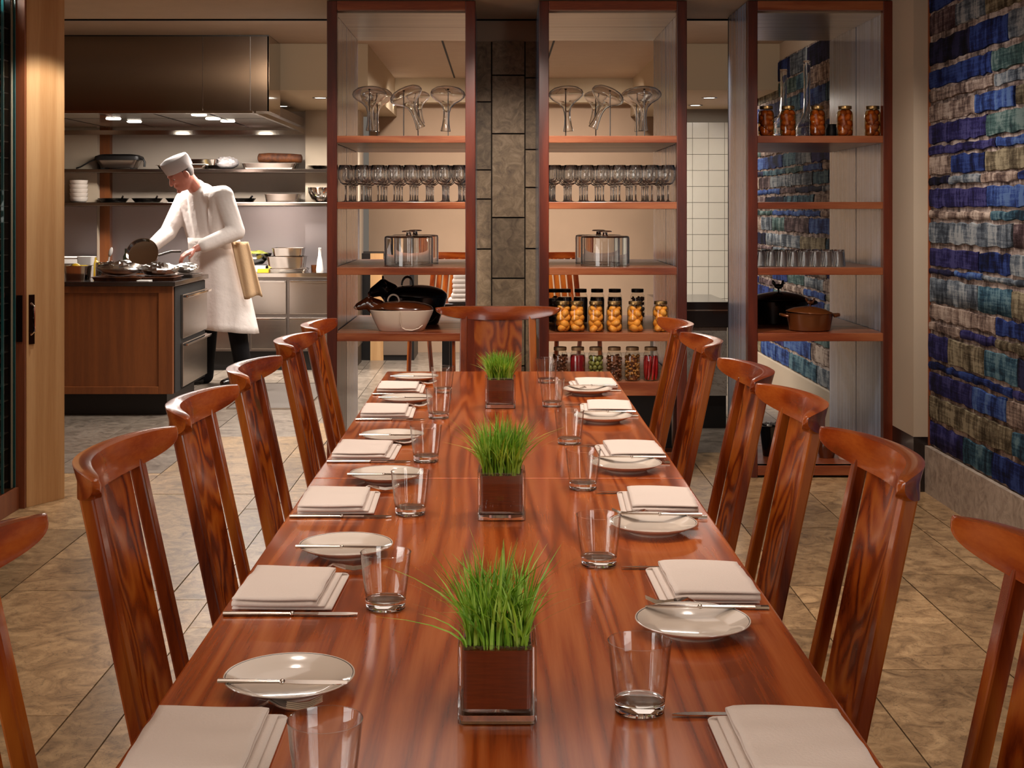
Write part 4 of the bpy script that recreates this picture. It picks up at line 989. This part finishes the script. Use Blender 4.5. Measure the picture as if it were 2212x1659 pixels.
# ------------------------------------------------------------------ kitchen
# prep island
IS = thing('prep_island', 'brown oak prep island with dark stone top where the cook works', 'kitchen island', (-2.17, 8.95, 0))
MB().box(-1.4, .02, -.02, 1.02, .87, .90).build('worktop', M['black_stone'], IS, bevel=.003)
MB().box(-1.4, -.005, .03, .98, .15, .87).build('carcass', M['oak_dark'], IS)
MB().box(-1.4, -.0, .0, .03, .825, .87).build('top_rail', M['oak_dark'], IS, bevel=.002)
MB().box(-.095, -.0, -.0, .03, .15, .825).build('stile', M['oak_dark'], IS, bevel=.002)
MB().box(-1.4, -.095, .0, .03, .15, .2).build('bottom_rail', M['oak_dark'], IS, bevel=.002)
MB().box(-1.4, -.095, .012, .03, .2, .825).build('front_panel', M['oak_dark'], IS)
MB().box(-1.4, -.06, .09, .9, 0, .15).build('toe_kick', M['black'], IS)
MB().box(-.004, .002, .06, .98, .15, .86).build('side_gap', M['dark_trim'], IS)
for z0, z1 in ((.50, .80), (.17, .47)):
    d_ = MB().box(0.002, .02, .22, .97, z0, z1).build('drawer', M['steel'], IS, bevel=.003)
    MB().box(.02, .055, .22, .97, z1 - .02, z1 - .004).build('drawer_handle', M['chrome'], d_, bevel=.002)
# on the island
def grp_pan(label, loc, r, h, mat='mirror_steel', square=False, name='steel_pan', cat='pan'):
    t = thing(name, label, cat, loc)
    if square: MB().loft([sq(r * .9, 0, .01), sq(r, h, .01), sq(r + .008, h, .012), sq(r + .008, h + .003, .012), sq(r - .003, h + .003, .01), sq(r * .9 - .003, .003, .01)]).build('pan', M[mat], t, smooth=40)
    else: MB().lathe([(0, 0), (r * .92, 0), (r, .01), (r, h), (r + .004, h + .002), (r - .003, h + .002), (r - .003, .012), (0, .004)], 28).build('pan', M[mat], t, smooth=40)
    return t
Yi = 9.2; zi = .90
t = grp_pan('square steel pan at the left end of the island', (px(169, Yi), Yi, zi), .075, .095, square=True)
t = grp_pan('round steel canister holding utensils on the island', (px(225, 9.35), 9.35, zi), .058, .11, name='steel_canister', cat='canister')
MB().tube([(0.01, 0, .01), (.035, 0, .15)], .006, 8).ell((.045, 0, .185), (.014, .02, .035), 10, 6, Matrix.Rotation(.25, 3, 'Y')).build('white_spatula', M['paper'], t, smooth=50)
o = MB().loft([sq(.045, 0, .008), sq(.05, .15, .008)]).build('white_container', M['paper'], smooth=40, loc=(px(186, 9.5), 9.5, zi)); tag(o, 'white square plastic container behind the square steel pan', 'container')
for i, (x, z, m, l) in enumerate(((164, .985, 'lemon', 'yellow lemon in the square steel pan'),)):
    o = MB().ell((0, 0, 0), (.034, .028, .028), 14, 9).build('lemon', M[m], smooth=60, loc=(px(x, Yi), Yi, z)); tag(o, l, 'fruit')
o = MB().lathe([(0, 0), (.028, 0), (.03, .1), (.02, .115), (.012, .12), (.012, .14), (0, .14)], 16).build('squeeze_bottle', M['lemon'], smooth=40, loc=(px(205, 9.55), 9.55, zi)); tag(o, 'orange squeeze bottle between steel pan and canister', 'bottle')
o = MB().ell((0, 0, 0), (.03, .03, .03), 14, 9).build('lime', M['lime'], smooth=60, loc=(px(212, 9.75), 9.75, .93)); tag(o, 'green lime lying behind the steel canister', 'fruit')
def lump(name, label, loc, rx, ry, rz_, seed, mat, cat):
    r = random.Random(seed); mb = MB().ell((0, 0, 0), (1, 1, 1), 26, 16); vs = []
    fr = [(r.uniform(5, 11), r.uniform(5, 11), r.uniform(5, 11), r.uniform(0, 6)) for _ in range(7)]
    for p in mb.v:
        n = sum(math.sin(a * p[0] + b * p[1] + c * p[2] + ph) for a, b, c, ph in fr) / 7
        k = 1 + .22 * n + r.uniform(-.05, .05); vs.append((p[0] * rx * k, p[1] * ry * k, max(0, (p[2] * .5 + .5)) * rz_ * k))
    mb.v = vs; o = mb.build(name, M[mat], smooth=25, loc=loc); tag(o, label, cat); return o
def tray(label, loc, w, d, h=.02, mat='steel_dark', name='sheet_tray', group=None):
    t = thing(name, label, 'tray', loc, 0, group)
    MB().loft([[(x * w / .1, y * d / .1, z) for x, y, _ in sq(a, 0, .015)] for a, z in ((.093, 0), (.1, h), (.106, h), (.106, h + .003), (.098, h + .003), (.091, .003))]).build('tray', M[mat], t, smooth=40); return t
tray('brown edged tray under the left foil parcel', (px(265, 9.2), 9.17, .90), .17, .12, .022, 'bread')
tray('brown edged tray under the right foil parcel', (px(345, 9.2), 9.2, .90), .13, .13, .022, 'bread')
tray('tray with chopped food near the cook, at the island corner', (px(395, 9.55), 9.6, .90), .1, .13, .02, 'steel_dark')
lump('foil_parcel', 'crumpled foil parcel on the left tray of the island', (px(262, 9.2), 9.17, .925), .15, .10, .10, 1, 'foil', 'foil parcel')
lump('foil_parcel', 'crumpled foil parcel on the right tray of the island', (px(345, 9.25), 9.22, .925), .13, .11, .09, 2, 'foil', 'foil parcel')
lump('foil_parcel', 'crumpled foil parcel at the island corner nearest the cook', (px(398, 9.55), 9.6, .922), .09, .10, .075, 3, 'foil', 'foil parcel')
o = MB().loft([sq(.045, 0, .01), sq(.045, .006, .01)]).build('paper_slip', M['paper'], loc=(px(312, 9.02), 9.02, .901)); tag(o, 'small white paper slip at the front edge of the island', 'paper')
# tilted pan standing behind the foil
t = thing('saute_pan', 'steel saute pan leaning behind the foil on the island', 'pan', (px(308, 9.75), 9.78, 1.045))
pb = MB().lathe([(0, 0), (.10, 0), (.112, .012), (.118, .05), (.114, .05), (.107, .014), (0, .006)], 32).xf(Matrix.Rotation(1.2, 4, 'X')); pb.build('pan', M['mirror_steel'], t, smooth=40)
MB().tube([(.1, 0, 0), (.2, .01, .03), (.27, .01, .03)], .009, 8).build('pan_handle', M['steel_dark'], t, smooth=50)
# wall shelves, back counter, backsplash
t = thing('back_counter', 'stainless back counter with drawers behind the cook', 'counter', (-1.0, 11.5, 0))
MB().box(-3.8, -.24, -.02, .78, .80, .84).build('worktop', M['mirror_steel'], t, bevel=.004)
MB().box(-3.8, -.24, .02, .78, .165, .80).build('carcass', M['steel_dark'], t)
MB().box(-3.8, -.24, .06, .7, 0, .165).build('toe_kick', M['black'], t)
xs = [(-.79, -.27), (-1.115, -.815), (-1.43, -1.135), (-1.76, -1.45), (-2.1, -1.78), (-2.5, -2.12)]
for (a, b) in xs:
    for z0, z1 in ((.485, .775), (.185, .455)):
        q = MB().box(a, b, 0, .02, z0, z1).build('drawer', M['steel'], t, bevel=.004); MB().box(a + .01, b - .01, -.012, 0, z1 - .018, z1 - .004).build('drawer_pull', M['mirror_steel'], q, bevel=.002)
bsp = struct('trim_8', MB().box(-4.9, -1.3, 12.285, 12.3, .84, 1.41).box(-4.9, -3.62, 12.108, 12.12, .84, 1.41).box(-1.74, -1.25, 12.108, 12.12, .84, 1.41), M['splash'])
struct('trim_9', MB().box(-3.63, -3.53, 12.2, 12.285, .84, 2.28), M['oak_dark'])
for nm, z, lab in (('wall_shelf', 1.446, 'lower stainless wall shelf above the back counter'), ('wall_shelf', 1.742, 'upper stainless wall shelf below the extractor hood')):
    o = MB().box(-4.5, -1.24, 11.93, 12.28, z - .032, z).build(nm, M['steel_h'], bevel=.004); tag(o, lab, 'shelf')
# extractor hood
H = thing('extractor_hood', 'large stainless steel extractor hood over the kitchen', 'hood', (-2.7, 9.6, 2.07))
def hb(x0, x1, y0, y1, z0, z1): return MB().box(x0 + 2.7, x1 + 2.7, y0 - 9.6, y1 - 9.6, z0 - 2.07, z1 - 2.07)
hb(-4.4, -1.65, 9.62, 10.095, 2.10, 2.635).build('body', M['steel_dark'], H)
hb(-4.4, -2.115, 9.60, 9.62, 2.085, 2.625).build('front_panel', M['steel_h'], H)
hb(-2.109, -1.775, 9.60, 9.62, 2.085, 2.625).build('front_panel', M['steel_h'], H)
hb(-1.77, -1.64, 9.60, 9.62, 2.085, 2.625).build('corner_panel', M['steel_h'], H)
hb(-1.65, -1.638, 9.60, 10.095, 2.085, 2.625).build('side_panel', M['mirror_steel'], H)
hb(-4.4, -1.64, 9.595, 10.09, 2.62, 2.64).build('top_trim', M['black'], H)
hb(-4.4, -1.755, 9.59, 9.64, 2.07, 2.088).build('front_lip', M['mirror_steel'], H)
hb(-4.4, -1.74, 12.0, 12.05, 2.05, 2.09).build('rear_lip', M['mirror_steel'], H)
hb(-1.76, -1.735, 9.62, 12.05, 2.07, 2.10).build('side_lip', M['mirror_steel'], H)
for i in range(6):
    x0 = -4.3 + i * .42; hb(x0, x0 + .4, 9.66, 10.75, 2.112, 2.12).build('underside_panel', M['mirror_steel'], H); hb(x0, x0 + .4, 10.78, 11.98, 2.112, 2.12).build('filter', M['steel_h'], H)
hb(-4.4, -1.74, 9.64, 12.0, 2.125, 2.2).build('inner_box', M['steel_dark'], H)
for (x, y) in ((245, 265), (290, 271), (430, 257), (460, 265), (492, 270)):
    Y = .70 * F / (y - VY) * -1; MB().lathe([(0, 2.105 - 2.07), (.055, 2.105 - 2.07), (.06, 2.112 - 2.07), (0, 2.112 - 2.07)], 20, c=(px(x, Y) + 2.7, Y - 9.6, 0)).build('hood_lamp', M['lamp'], H)
# recessed kitchen and back room downlights
cl = thing('ceiling_light', 'x', 'ceiling light')
MB().lathe([(.048, 0), (.062, -.004), (.064, .0), (.048, .002)], 24).build('trim_ring', M['steel_dark'], cl, smooth=40)
MB().lathe([(0, .001), (.047, .001)], 24).build('lamp_disc', M['lamp'], cl)
for i, (x, y, z, l) in enumerate(((610, 229, 2.28, 'recessed ceiling light beside the hood, left of two'), (692, 211, 2.28, 'recessed ceiling light beside the hood, right of two'), (1502, 227, 2.28, 'recessed ceiling light before the tiled wall, lower left of two'), (1532, 211, 2.28, 'recessed ceiling light before the tiled wall, upper right of two'))):
    Y = (z - ZC) * F / (VY - y); o = cl if i == 0 else dup(cl, (0, 0, 0)); o.location = (px(x, Y), Y, z - .002); o['label'] = l; o['group'] = 'recessed ceiling lights'
o = MB().box(-.05, .05, -.04, .04, -.03, 0).build('strip_lamp', M['lamp'], loc=(px(846, 12.5), 12.55, 2.39)); tag(o, 'short bright strip lamp high on the far wall, seen through the left shelf', 'lamp')
# upper wall shelf things
Yu = 12.08; zu = 1.7435
t = thing('grill_press', 'black and steel electric grill press on the upper kitchen shelf', 'grill', (px(258, Yu), Yu, zu))
MB().loft([[(x * 2.0, y, z) for x, y, _ in sq(a, 0, .02)] for a, z in ((.075, .012), (.09, .07), (.095, .08))]).build('base', M['steel'], t, smooth=40)
MB().loft([[(x * 2.0, y, z) for x, y, _ in sq(a, 0, .02)] for a, z in ((.098, .08), (.1, .1), (.098, .115), (.08, .13), (.06, .135))]).build('top_plate', M['black'], t, smooth=40)
MB().tube([(.19, -.05, .1), (.23, -.06, .09), (.245, -.06, .06), (.24, -.06, .02)], .01, 8).build('handle', M['black'], t, smooth=50)
MB().tube([(-.19, 0, .1), (-.26, -.02, .07), (-.34, -.03, .02), (-.38, -.03, .008)], .006, 8).build('cord', M['black'], t, smooth=50)
for sx in (-1, 1): MB().box(sx * .13 - .015, sx * .13 + .015, -.07, .07, 0, .013).build('foot', M['black'], t)
tray('shallow steel tray, lower of two behind the cooks cap on the upper shelf', (px(400, Yu), Yu, zu), .22, .14, .03, 'mirror_steel')
tray('shallow steel tray, upper of two behind the cooks cap on the upper shelf', (px(430, Yu), Yu, zu + .034), .18, .12, .05, 'mirror_steel')
lump('plastic_bag', 'crumpled grey plastic bag beside the trays on the upper shelf', (px(492, Yu), Yu - .02, zu), .10, .10, .11, 7, 'cap', 'bag')
tray('pinkish lined steel tray under the brown loaf on the upper shelf', (px(585, Yu), Yu, zu), .24, .13, .05, 'steel')
o = MB().tube([(-.2, 0, .045), (-.19, 0, .045), (-.1, 0, .047), (.1, 0, .043), (.19, 0, .04), (.2, 0, .04)], [.02, .04, .045, .043, .038, .02], 14).build('brown_loaf', M['bread'], smooth=60, loc=(px(605, Yu), Yu, zu + .056)); tag(o, 'long brown loaf lying on a tray on the upper kitchen shelf', 'bread')
o = MB().lathe([(0, 0), (.03, 0), (.09, .03), (.093, .032), (.085, .032), (.03, .005), (0, .005)], 24).build('shallow_bowl', M['mirror_steel'], smooth=40, loc=(px(686, Yu), Yu, zu)); tag(o, 'shallow steel bowl at the right end of the upper kitchen shelf', 'bowl')
# lower wall shelf things
zl = 1.4475
bw = MB().lathe([(0, 0), (.06, 0), (.075, .012), (.082, .045), (.079, .045), (.07, .014), (0, .006)], 24)
for k in range(5):
    o = bw.build('white_bowl', M['white'], smooth=40, loc=(px(170, 12.05), 12.05, zl + k * .038)) if k == 0 else dup(bpy.data.objects['white_bowl'], (px(170, 12.05), 12.05, zl + k * .038))
    tag(o, 'white bowl, %s from the bottom of the stack on the lower kitchen shelf' % ['first', 'second', 'third', 'fourth', 'top one, fifth'][k], 'bowl', 'stacked white bowls')
fp = thing('frying_pan', 'x', 'pan')
MB().lathe([(0, 0), (.11, 0), (.14, .035), (.136, .036), (.108, .004), (0, .004)], 28).build('pan', M['iron'], fp, smooth=40)
MB().tube([(.1, -.09, .03), (.13, -.16, .05), (.14, -.2, .05)], .009, 8).build('pan_handle', M['iron'], fp, smooth=50)
for i, x in enumerate((245, 318, 391, 520)):
    o = fp if i == 0 else dup(fp, (0, 0, 0)); o.location = (px(x, 12.1), 12.1, zl); tag(o, 'black frying pan on the lower kitchen shelf, %s' % ['leftmost, beside the white bowls', 'second from the left', 'third, beside the cooks face', 'the one right of the cooks shoulder'][i], 'pan', 'black frying pans')
tray('clear plastic storage pan stack on the lower kitchen shelf by the steel bowl', (px(612, 12.1), 12.1, zl), .15, .12, .07, 'steel')
o = MB().lathe([(0, 0), (.05, 0), (.09, .03), (.115, .085), (.12, .13), (.124, .132), (.117, .132), (.11, .085), (.085, .033), (0, .006)], 32).build('mixing_bowl', M['chrome'], smooth=40, loc=(px(694, 12.05), 12.05, zl)); tag(o, 'large shiny steel mixing bowl at the right end of the lower shelf', 'bowl')
# on the back counter
Yc = 11.72; zc0 = .8405
tray('wide flat steel tray under the pan stack on the back counter', (px(618, Yc), Yc, zc0), .19, .14, .025, 'mirror_steel')
hp_ = tray('deep steel pan, middle of the stack on the back counter', (px(620, Yc), Yc, zc0 + .03), .16, .12, .10, 'mirror_steel')
tray('small steel pan on top of the stack on the back counter', (px(624, Yc), Yc, zc0 + .134), .13, .10, .07, 'mirror_steel')
o = MB().lathe([(0, 0), (.03, 0), (.032, .02), (.022, .1), (.014, .14), (.012, .2), (.016, .205), (0, .21)], 16).build('white_bottle', M['paper'], smooth=40, loc=(px(692, Yc), Yc - .04, zc0)); tag(o, 'white tapered bottle at the right end of the back counter', 'bottle')
o = MB().lathe([(0, 0), (.028, 0), (.03, .055), (.027, .055), (.025, .005), (0, .005)], 16).build('amber_cup', M['copper'], smooth=40, loc=(px(677, Yc), Yc + .06, zc0)); tag(o, 'small brown cup beside the white tapered bottle', 'cup')
t = thing('wok', 'dark wok heaped with food on the back counter beside the cook', 'wok', (px(553, Yc), Yc, zc0 + .06))
MB().lathe([(0, 0), (.06, .006), (.12, .06), (.14, .10), (.136, .10), (.115, .062), (.055, .01), (0, .006)], 28).build('wok', M['iron'], t, smooth=40)
lump('wok_food', 'x', (0, 0, .05), .1, .1, .07, 9, 'olive', 'food'); wf = bpy.data.objects['wok_food']; wf.parent = t; del wf['label']; del wf['category']
o = MB().box(-.10, .10, -.1, .1, 0, .055).build('cutting_block', M['paper'], loc=(px(553, Yc), Yc, zc0), bevel=.004); tag(o, 'white block under the wok on the back counter', 'board')
o = MB().loft([[(x * 1.6, y, z) for x, y, _ in sq(.03, 0, .006)] for z in (0, .03)]).build('yellow_box', M['lemon'], loc=(px(569, 11.58), 11.58, zc0)); tag(o, 'small yellow box beside the pan stack', 'box')
tray('stacked white trays, left end of the back counter', (px(158, Yc), Yc, zc0), .17, .14, .07, 'steel')
tray('white topped tray on the stack at the left end of the back counter', (px(158, Yc), Yc, zc0 + .075), .16, .13, .05, 'paper')
grp_pan('small steel pot on the back counter left of the leaning pan', (px(255, Yc), Yc, zc0), .07, .08, name='steel_pot', cat='pot')
o = MB().lathe([(0, 0), (.03, 0), (.03, .13), (.014, .16), (.014, .2), (0, .2)], 16).build('dark_bottle', M['wine'], smooth=40, loc=(px(273, Yc), Yc, zc0)); tag(o, 'dark bottle on the back counter left of the leaning pan', 'bottle')
# speckled floor mat with steel edge
t = thing('floor_grate', 'grey speckled floor grate with steel edge in the kitchen passage', 'floor grate', (-1.6, 9.95, 0))
MB().box(-.27, .27, -.66, .66, 0.0005, .006).build('mat', M['mat'], t)
for a in ((-.28, .28, -.675, -.66), (-.28, .28, .66, .675)): MB().box(a[0], a[1], a[2], a[3], 0.0005, .009).build('edge_bar', M['mirror_steel'], t)
for s in (-1, 1): MB().box(s * .275 - .006, s * .275 + .006, -.66, .66, 0.0005, .009).build('edge_bar', M['mirror_steel'], t)

# ------------------------------------------------------------------ back room: slat back chairs and a dark table
def slat_chair(label, loc, rz):
    t = thing('slat_chair', label, 'chair', loc, rz, 'slat back chairs in the back room')
    for k in range(8):
        x = -.20 + .4 * k / 7; MB().hexa([(x - .016, -.20, .43), (x + .016, -.20, .43), (x + .016, -.18, .43), (x - .016, -.18, .43)], [(x - .019, -.33, 1.0), (x + .019, -.33, 1.0), (x + .019, -.31, 1.0), (x - .019, -.31, 1.0)]).build('slat', M['chair'], t)
    rings = []
    for i in range(17):
        s = -1 + i / 8; s = max(min(s, .99), -.99); hh = .05 * (1 - abs(s) ** 2.5) ** .6 + .004; x = .3 * s; y = -.335 + .07 * s * s
        rings.append([(x, y, 1.045 - hh), (x, y, 1.045), (x, y + .025, 1.045), (x, y + .025, 1.045 - hh)])
    MB().loft(rings).build('crest_rail', M['rail'], t, smooth=40)
    MB().box(-.22, .22, -.21, .22, .41, .445).build('seat', M['chair'], t, bevel=.01)
    for sx in (-1, 1):
        MB().tube([(sx * .19, .18, 0), (sx * .18, .17, .42)], .018, 8).build('leg', M['chair'], t, smooth=40)
        MB().tube([(sx * .19, -.26, 0), (sx * .19, -.18, .42)], .018, 8).build('leg', M['chair'], t, smooth=40)
    return t
t = thing('back_table', 'dark table in the back room holding a stack of folded cloths', 'table', (0, 9.5, 0))
MB().box(-.40, .32, -.3, .3, .70, .735).build('top', M['black_stone'], t, bevel=.003)
for x in (-.36, .28):
    for y in (-.25, .25): MB().box(x - .025, x + .025, y - .025, y + .025, 0, .70).build('leg', M['black'], t)
for k in range(6):
    w = .10 - .009 * k; z0 = .7355 + .033 * k
    o = MB().loft([[(x * a, y * a, z) for x, y, zz in sq(w, 0, .02)] for a, z in ((.93, 0), (1, .008), (1, .023), (.93, .031))]).build('folded_cloth', M['cloth'], smooth=50, loc=(px(1000, 9.35) + .012 * math.sin(k), 9.35, z0))
    tag(o, 'folded white cloth on the dark back table, %s of its stack' % ['bottom one', 'second from the bottom', 'third from the bottom', 'fourth from the bottom', 'second from the top', 'topmost'][k], 'cloth', 'stacked folded cloths')
sc0 = slat_chair('slat back chair in the back room seen through the left shelf', (-.44, 10.3, 0), 2.75)
dup(sc0, (.54, 10.3, 0), -2.75, 'slat back chair in the back room seen through the middle shelf')
t = thing('side_cabinet', 'dark cabinet with a tan edge against the back wall, seen through the left shelf', 'cabinet', (-1.05, 12.6, 0))
MB().box(-.25, .28, -.3, .3, 0, .98).build('carcass', M['black'], t); MB().box(-.12, .0, -.31, -.3, 0, .98).build('tan_post', M['oak'], t)
MB().box(.0, .24, -.312, -.3, .05, .95).build('door', M['steel'], t)

# ------------------------------------------------------------------ the cook
PX = thing('person', 'cook in white jacket and apron, grey white cap and black trousers, bending over the island', 'person', (-2.2, 10.6, 0))
def pr(mb): return mb.xf(Matrix.Translation((2.2, -10.6, 0)))
def fuse(o, vox, it=4):
    r = o.modifiers.new('fuse', 'REMESH'); r.mode = 'VOXEL'; r.voxel_size = vox; r.use_smooth_shade = True
    s = o.modifiers.new('soften', 'SMOOTH'); s.iterations = it; s.factor = .5
Lsh, Rsh = (-2.135, 10.42, 1.485), (-2.50, 10.72, 1.455)
Lel, Rel = (-2.02, 10.36, 1.21), (-2.60, 10.58, 1.20)
Lwr, Rwr = (-2.29, 10.18, 1.085), (-2.68, 10.27, 1.07)
HC = (-2.46, 10.42, 1.655)
body = MB()
fw = Vector((-.62, -.52, -.58)).normalized()       # gaze: left, towards the camera and down
upv = (Vector((0, 0, 1)) - fw * fw.z).normalized(); rt_ = fw.cross(upv).normalized()
HM = Matrix((rt_, fw, upv)).transposed()
def hp3(x, y, z): return tuple(HM @ Vector((x, y, z)) + Vector(HC))
body.ell(HC, (.078, .098, .115), 20, 14, HM)
body.ell(hp3(0, .03, -.06), (.055, .07, .065), 16, 10, HM)             # jaw
body.capsule(hp3(0, .095, .015), .012, hp3(0, .115, -.02), .016, 10)   # nose
body.capsule(hp3(-.035, .083, .03), .014, hp3(.035, .083, .03), .014, 10)  # brow
body.ell(hp3(0, .092, -.1), (.022, .018, .016), 10, 6, HM)             # chin
body.capsule(hp3(-.02, .094, -.056), .008, hp3(.02, .094, -.056), .008, 8)  # lips
for s in (-1, 1): body.ell(hp3(s * .08, -.005, -.005), (.01, .022, .034), 10, 7, HM)   # ears
body.capsule(hp3(0, -.03, -.06), .056, (-2.34, 10.56, 1.50), .062)
body.capsule((-2.34, 10.56, 1.46), .10, (-2.20, 10.58, 1.05), .13)
body.capsule(Lsh, .055, Lel, .042).capsule(Lel, .042, Lwr, .028).capsule(Rsh, .055, Rel, .042).capsule(Rel, .042, Rwr, .028)
body.capsule((-2.24, 10.62, .96), .07, (-2.29, 10.62, .52), .052).capsule((-2.3, 10.62, .52), .058, (-2.33, 10.68, .09), .042)
body.capsule((-2.15, 10.56, .96), .07, (-2.06, 10.53, .52), .052).capsule((-2.06, 10.53, .52), .052, (-2.0, 10.6, .09), .042)
def hand(mb, wr, dirv, palm_n, thumb_side):
    d = Vector(dirv).normalized(); n = Vector(palm_n); n = (n - d * n.dot(d)).normalized(); sd = d.cross(n).normalized() * thumb_side
    W = Vector(wr)
    for k in range(4):
        o = sd * (.03 - .02 * k); mb.capsule(W + d * .012 + o * .6, .014, W + d * .085 + o, .012, 8)
    for k, L in enumerate((.068, .078, .072, .056)):
        b = W + d * .088 + sd * (.03 - .02 * k); m1 = b + d * L * .5 + n * .006; m2 = m1 + d * L * .34 + n * .022; m3 = m2 + d * L * .14 + n * .024
        mb.capsule(b, .0098, m1, .009, 8).capsule(m1, .009, m2, .008, 8).capsule(m2, .008, m3, .0068, 8)
    b = W + d * .03 + sd * .03; m1 = b + d * .032 + sd * .026 + n * .012; m2 = m1 + d * .034 + n * .014 + sd * .002
    mb.capsule(b, .0125, m1, .011, 8).capsule(m1, .011, m2, .0085, 8)
hand(body, Lwr, (-.8, -.45, -.45), (-.1, .1, -1), 1); hand(body, Rwr, (-.75, -.55, -.4), (.1, .1, -1), -1)
o = pr(body).build('body', M['skin'], PX); fuse(o, .0065, 3)
for s in (-1, 1):
    o = pr(MB().ell(hp3(s * .033, .086, .008), (.0105, .007, .0055), 10, 7, HM)).build('eye', M['white'], PX, smooth=60)
    pr(MB().ell(hp3(s * .033, .0915, .006), (.0055, .003, .005), 8, 5, HM)).build('iris', M['black'], o, smooth=60)
o = pr(MB().ell(hp3(0, -.02, .01), (.083, .09, .09), 16, 10, HM)).build('hair', M['hair'], PX, smooth=60)
# skull cap: band and soft crown
rings = []
for u, (ra, rb_, z) in enumerate(((.088, .104, .035), (.094, .112, .04), (.098, .116, .075), (.1, .118, .115), (.094, .112, .135), (.06, .075, .147), (.02, .025, .149))):
    rings.append([hp3(ra * math.cos(a), rb_ * math.sin(a) - .012, z + .012 * math.sin(a)) for a in [2 * PI * k / 28 for k in range(28)]])
pr(MB().loft(rings)).build('cap', M['cap'], PX, smooth=50)
# jacket
jk = MB().capsule((-2.33, 10.57, 1.475), .118, (-2.24, 10.58, 1.12), .155).capsule((Lsh[0] - .03, Lsh[1] + .03, Lsh[2] - .02), .095, (-2.17, 10.53, 1.12), .12).capsule((Rsh[0] + .04, Rsh[1] - .04, Rsh[2] - .02), .09, (-2.33, 10.62, 1.12), .12)
jk.capsule(Lsh, .085, Rsh, .08).capsule(Lsh, .083, Lel, .068).capsule(Lel, .068, tuple(Vector(Lel).lerp(Vector(Lwr), .8)), .055).capsule(Rsh, .08, Rel, .066).capsule(Rel, .066, tuple(Vector(Rel).lerp(Vector(Rwr), .8)), .052)
jk.capsule((-2.345, 10.55, 1.53), .066, (-2.36, 10.53, 1.555), .064)
o = pr(jk).build('jacket', M['jacket'], PX); fuse(o, .009, 3)
# trousers and shoes
tr = MB().capsule((-2.25, 10.62, .9), .085, (-2.29, 10.62, .52), .078).capsule((-2.29, 10.62, .52), .078, (-2.33, 10.68, .06), .066).capsule((-2.13, 10.55, .9), .085, (-2.06, 10.53, .52), .078).capsule((-2.06, 10.53, .52), .078, (-2.0, 10.6, .06), .066)
o = pr(tr).build('trousers', M['trouser'], PX); fuse(o, .01, 3)
for i, (x, y) in enumerate(((-2.33, 10.66), (-2.0, 10.58))):
    sh = MB().capsule((x, y + .03, .045), .045, (x - .1, y - .10, .035), .038).capsule((x - .1, y - .1, .035), .038, (x - .13, y - .15, .03), .032)
    sh.v = [(a, b, max(c, 0.001)) for a, b, c in sh.v]; pr(sh).build('shoe', M['iron'], PX, smooth=60)
# wrapped apron
rings = []
for i in range(15):
    u = i / 14; z = 1.16 - u * .73; cx = -2.235 + .07 * u - .06 * max(0, .3 - u); cy = 10.58 - .0 * u; ra = .185 + .085 * u; rb_ = .165 + .06 * u
    rings.append([(cx + ra * math.cos(a) * (1 + .05 * u * math.sin(7 * a + 3 + 2 * u)) , cy + rb_ * math.sin(a) * (1 + .06 * u * math.sin(9 * a + 3 * u)), z - .03 * u * math.cos(a - .4) * u) for a in [2 * PI * k / 48 for k in range(48)]])
ap = pr(MB().loft(rings, cap=False)).build('apron', M['jacket'], PX, smooth=60); so = ap.modifiers.new('thickness', 'SOLIDIFY'); so.thickness = .006; so.offset = 1
pr(MB().tube([(-2.235 + .19 * math.cos(a), 10.58 + .17 * math.sin(a), 1.13) for a in [2 * PI * k / 32 for k in range(33)]], .012, 8)).build('apron_string', M['jacket'], ap, smooth=60)
vs = []; fs = []
for i in range(15):
    u = i / 14
    for j in range(11):
        v = j / 10; ph = 9 * v + 1.2 * u
        vs.append((-2.065 + .10 * u + (.115 + .02 * u) * v, 10.405 - .03 * u + .018 * math.sin(ph) + .05 * v, 1.13 - .43 * u - .015 * math.sin(5 * v + 1) * u))
for i in range(14):
    for j in range(10): fs.append((i * 11 + j, i * 11 + j + 1, (i + 1) * 11 + j + 1, (i + 1) * 11 + j))
tw_ = pr(MB().add(vs, fs)).build('side_towel', M['towel'], PX, smooth=80); so = tw_.modifiers.new('thickness', 'SOLIDIFY'); so.thickness = .012; so.offset = 0
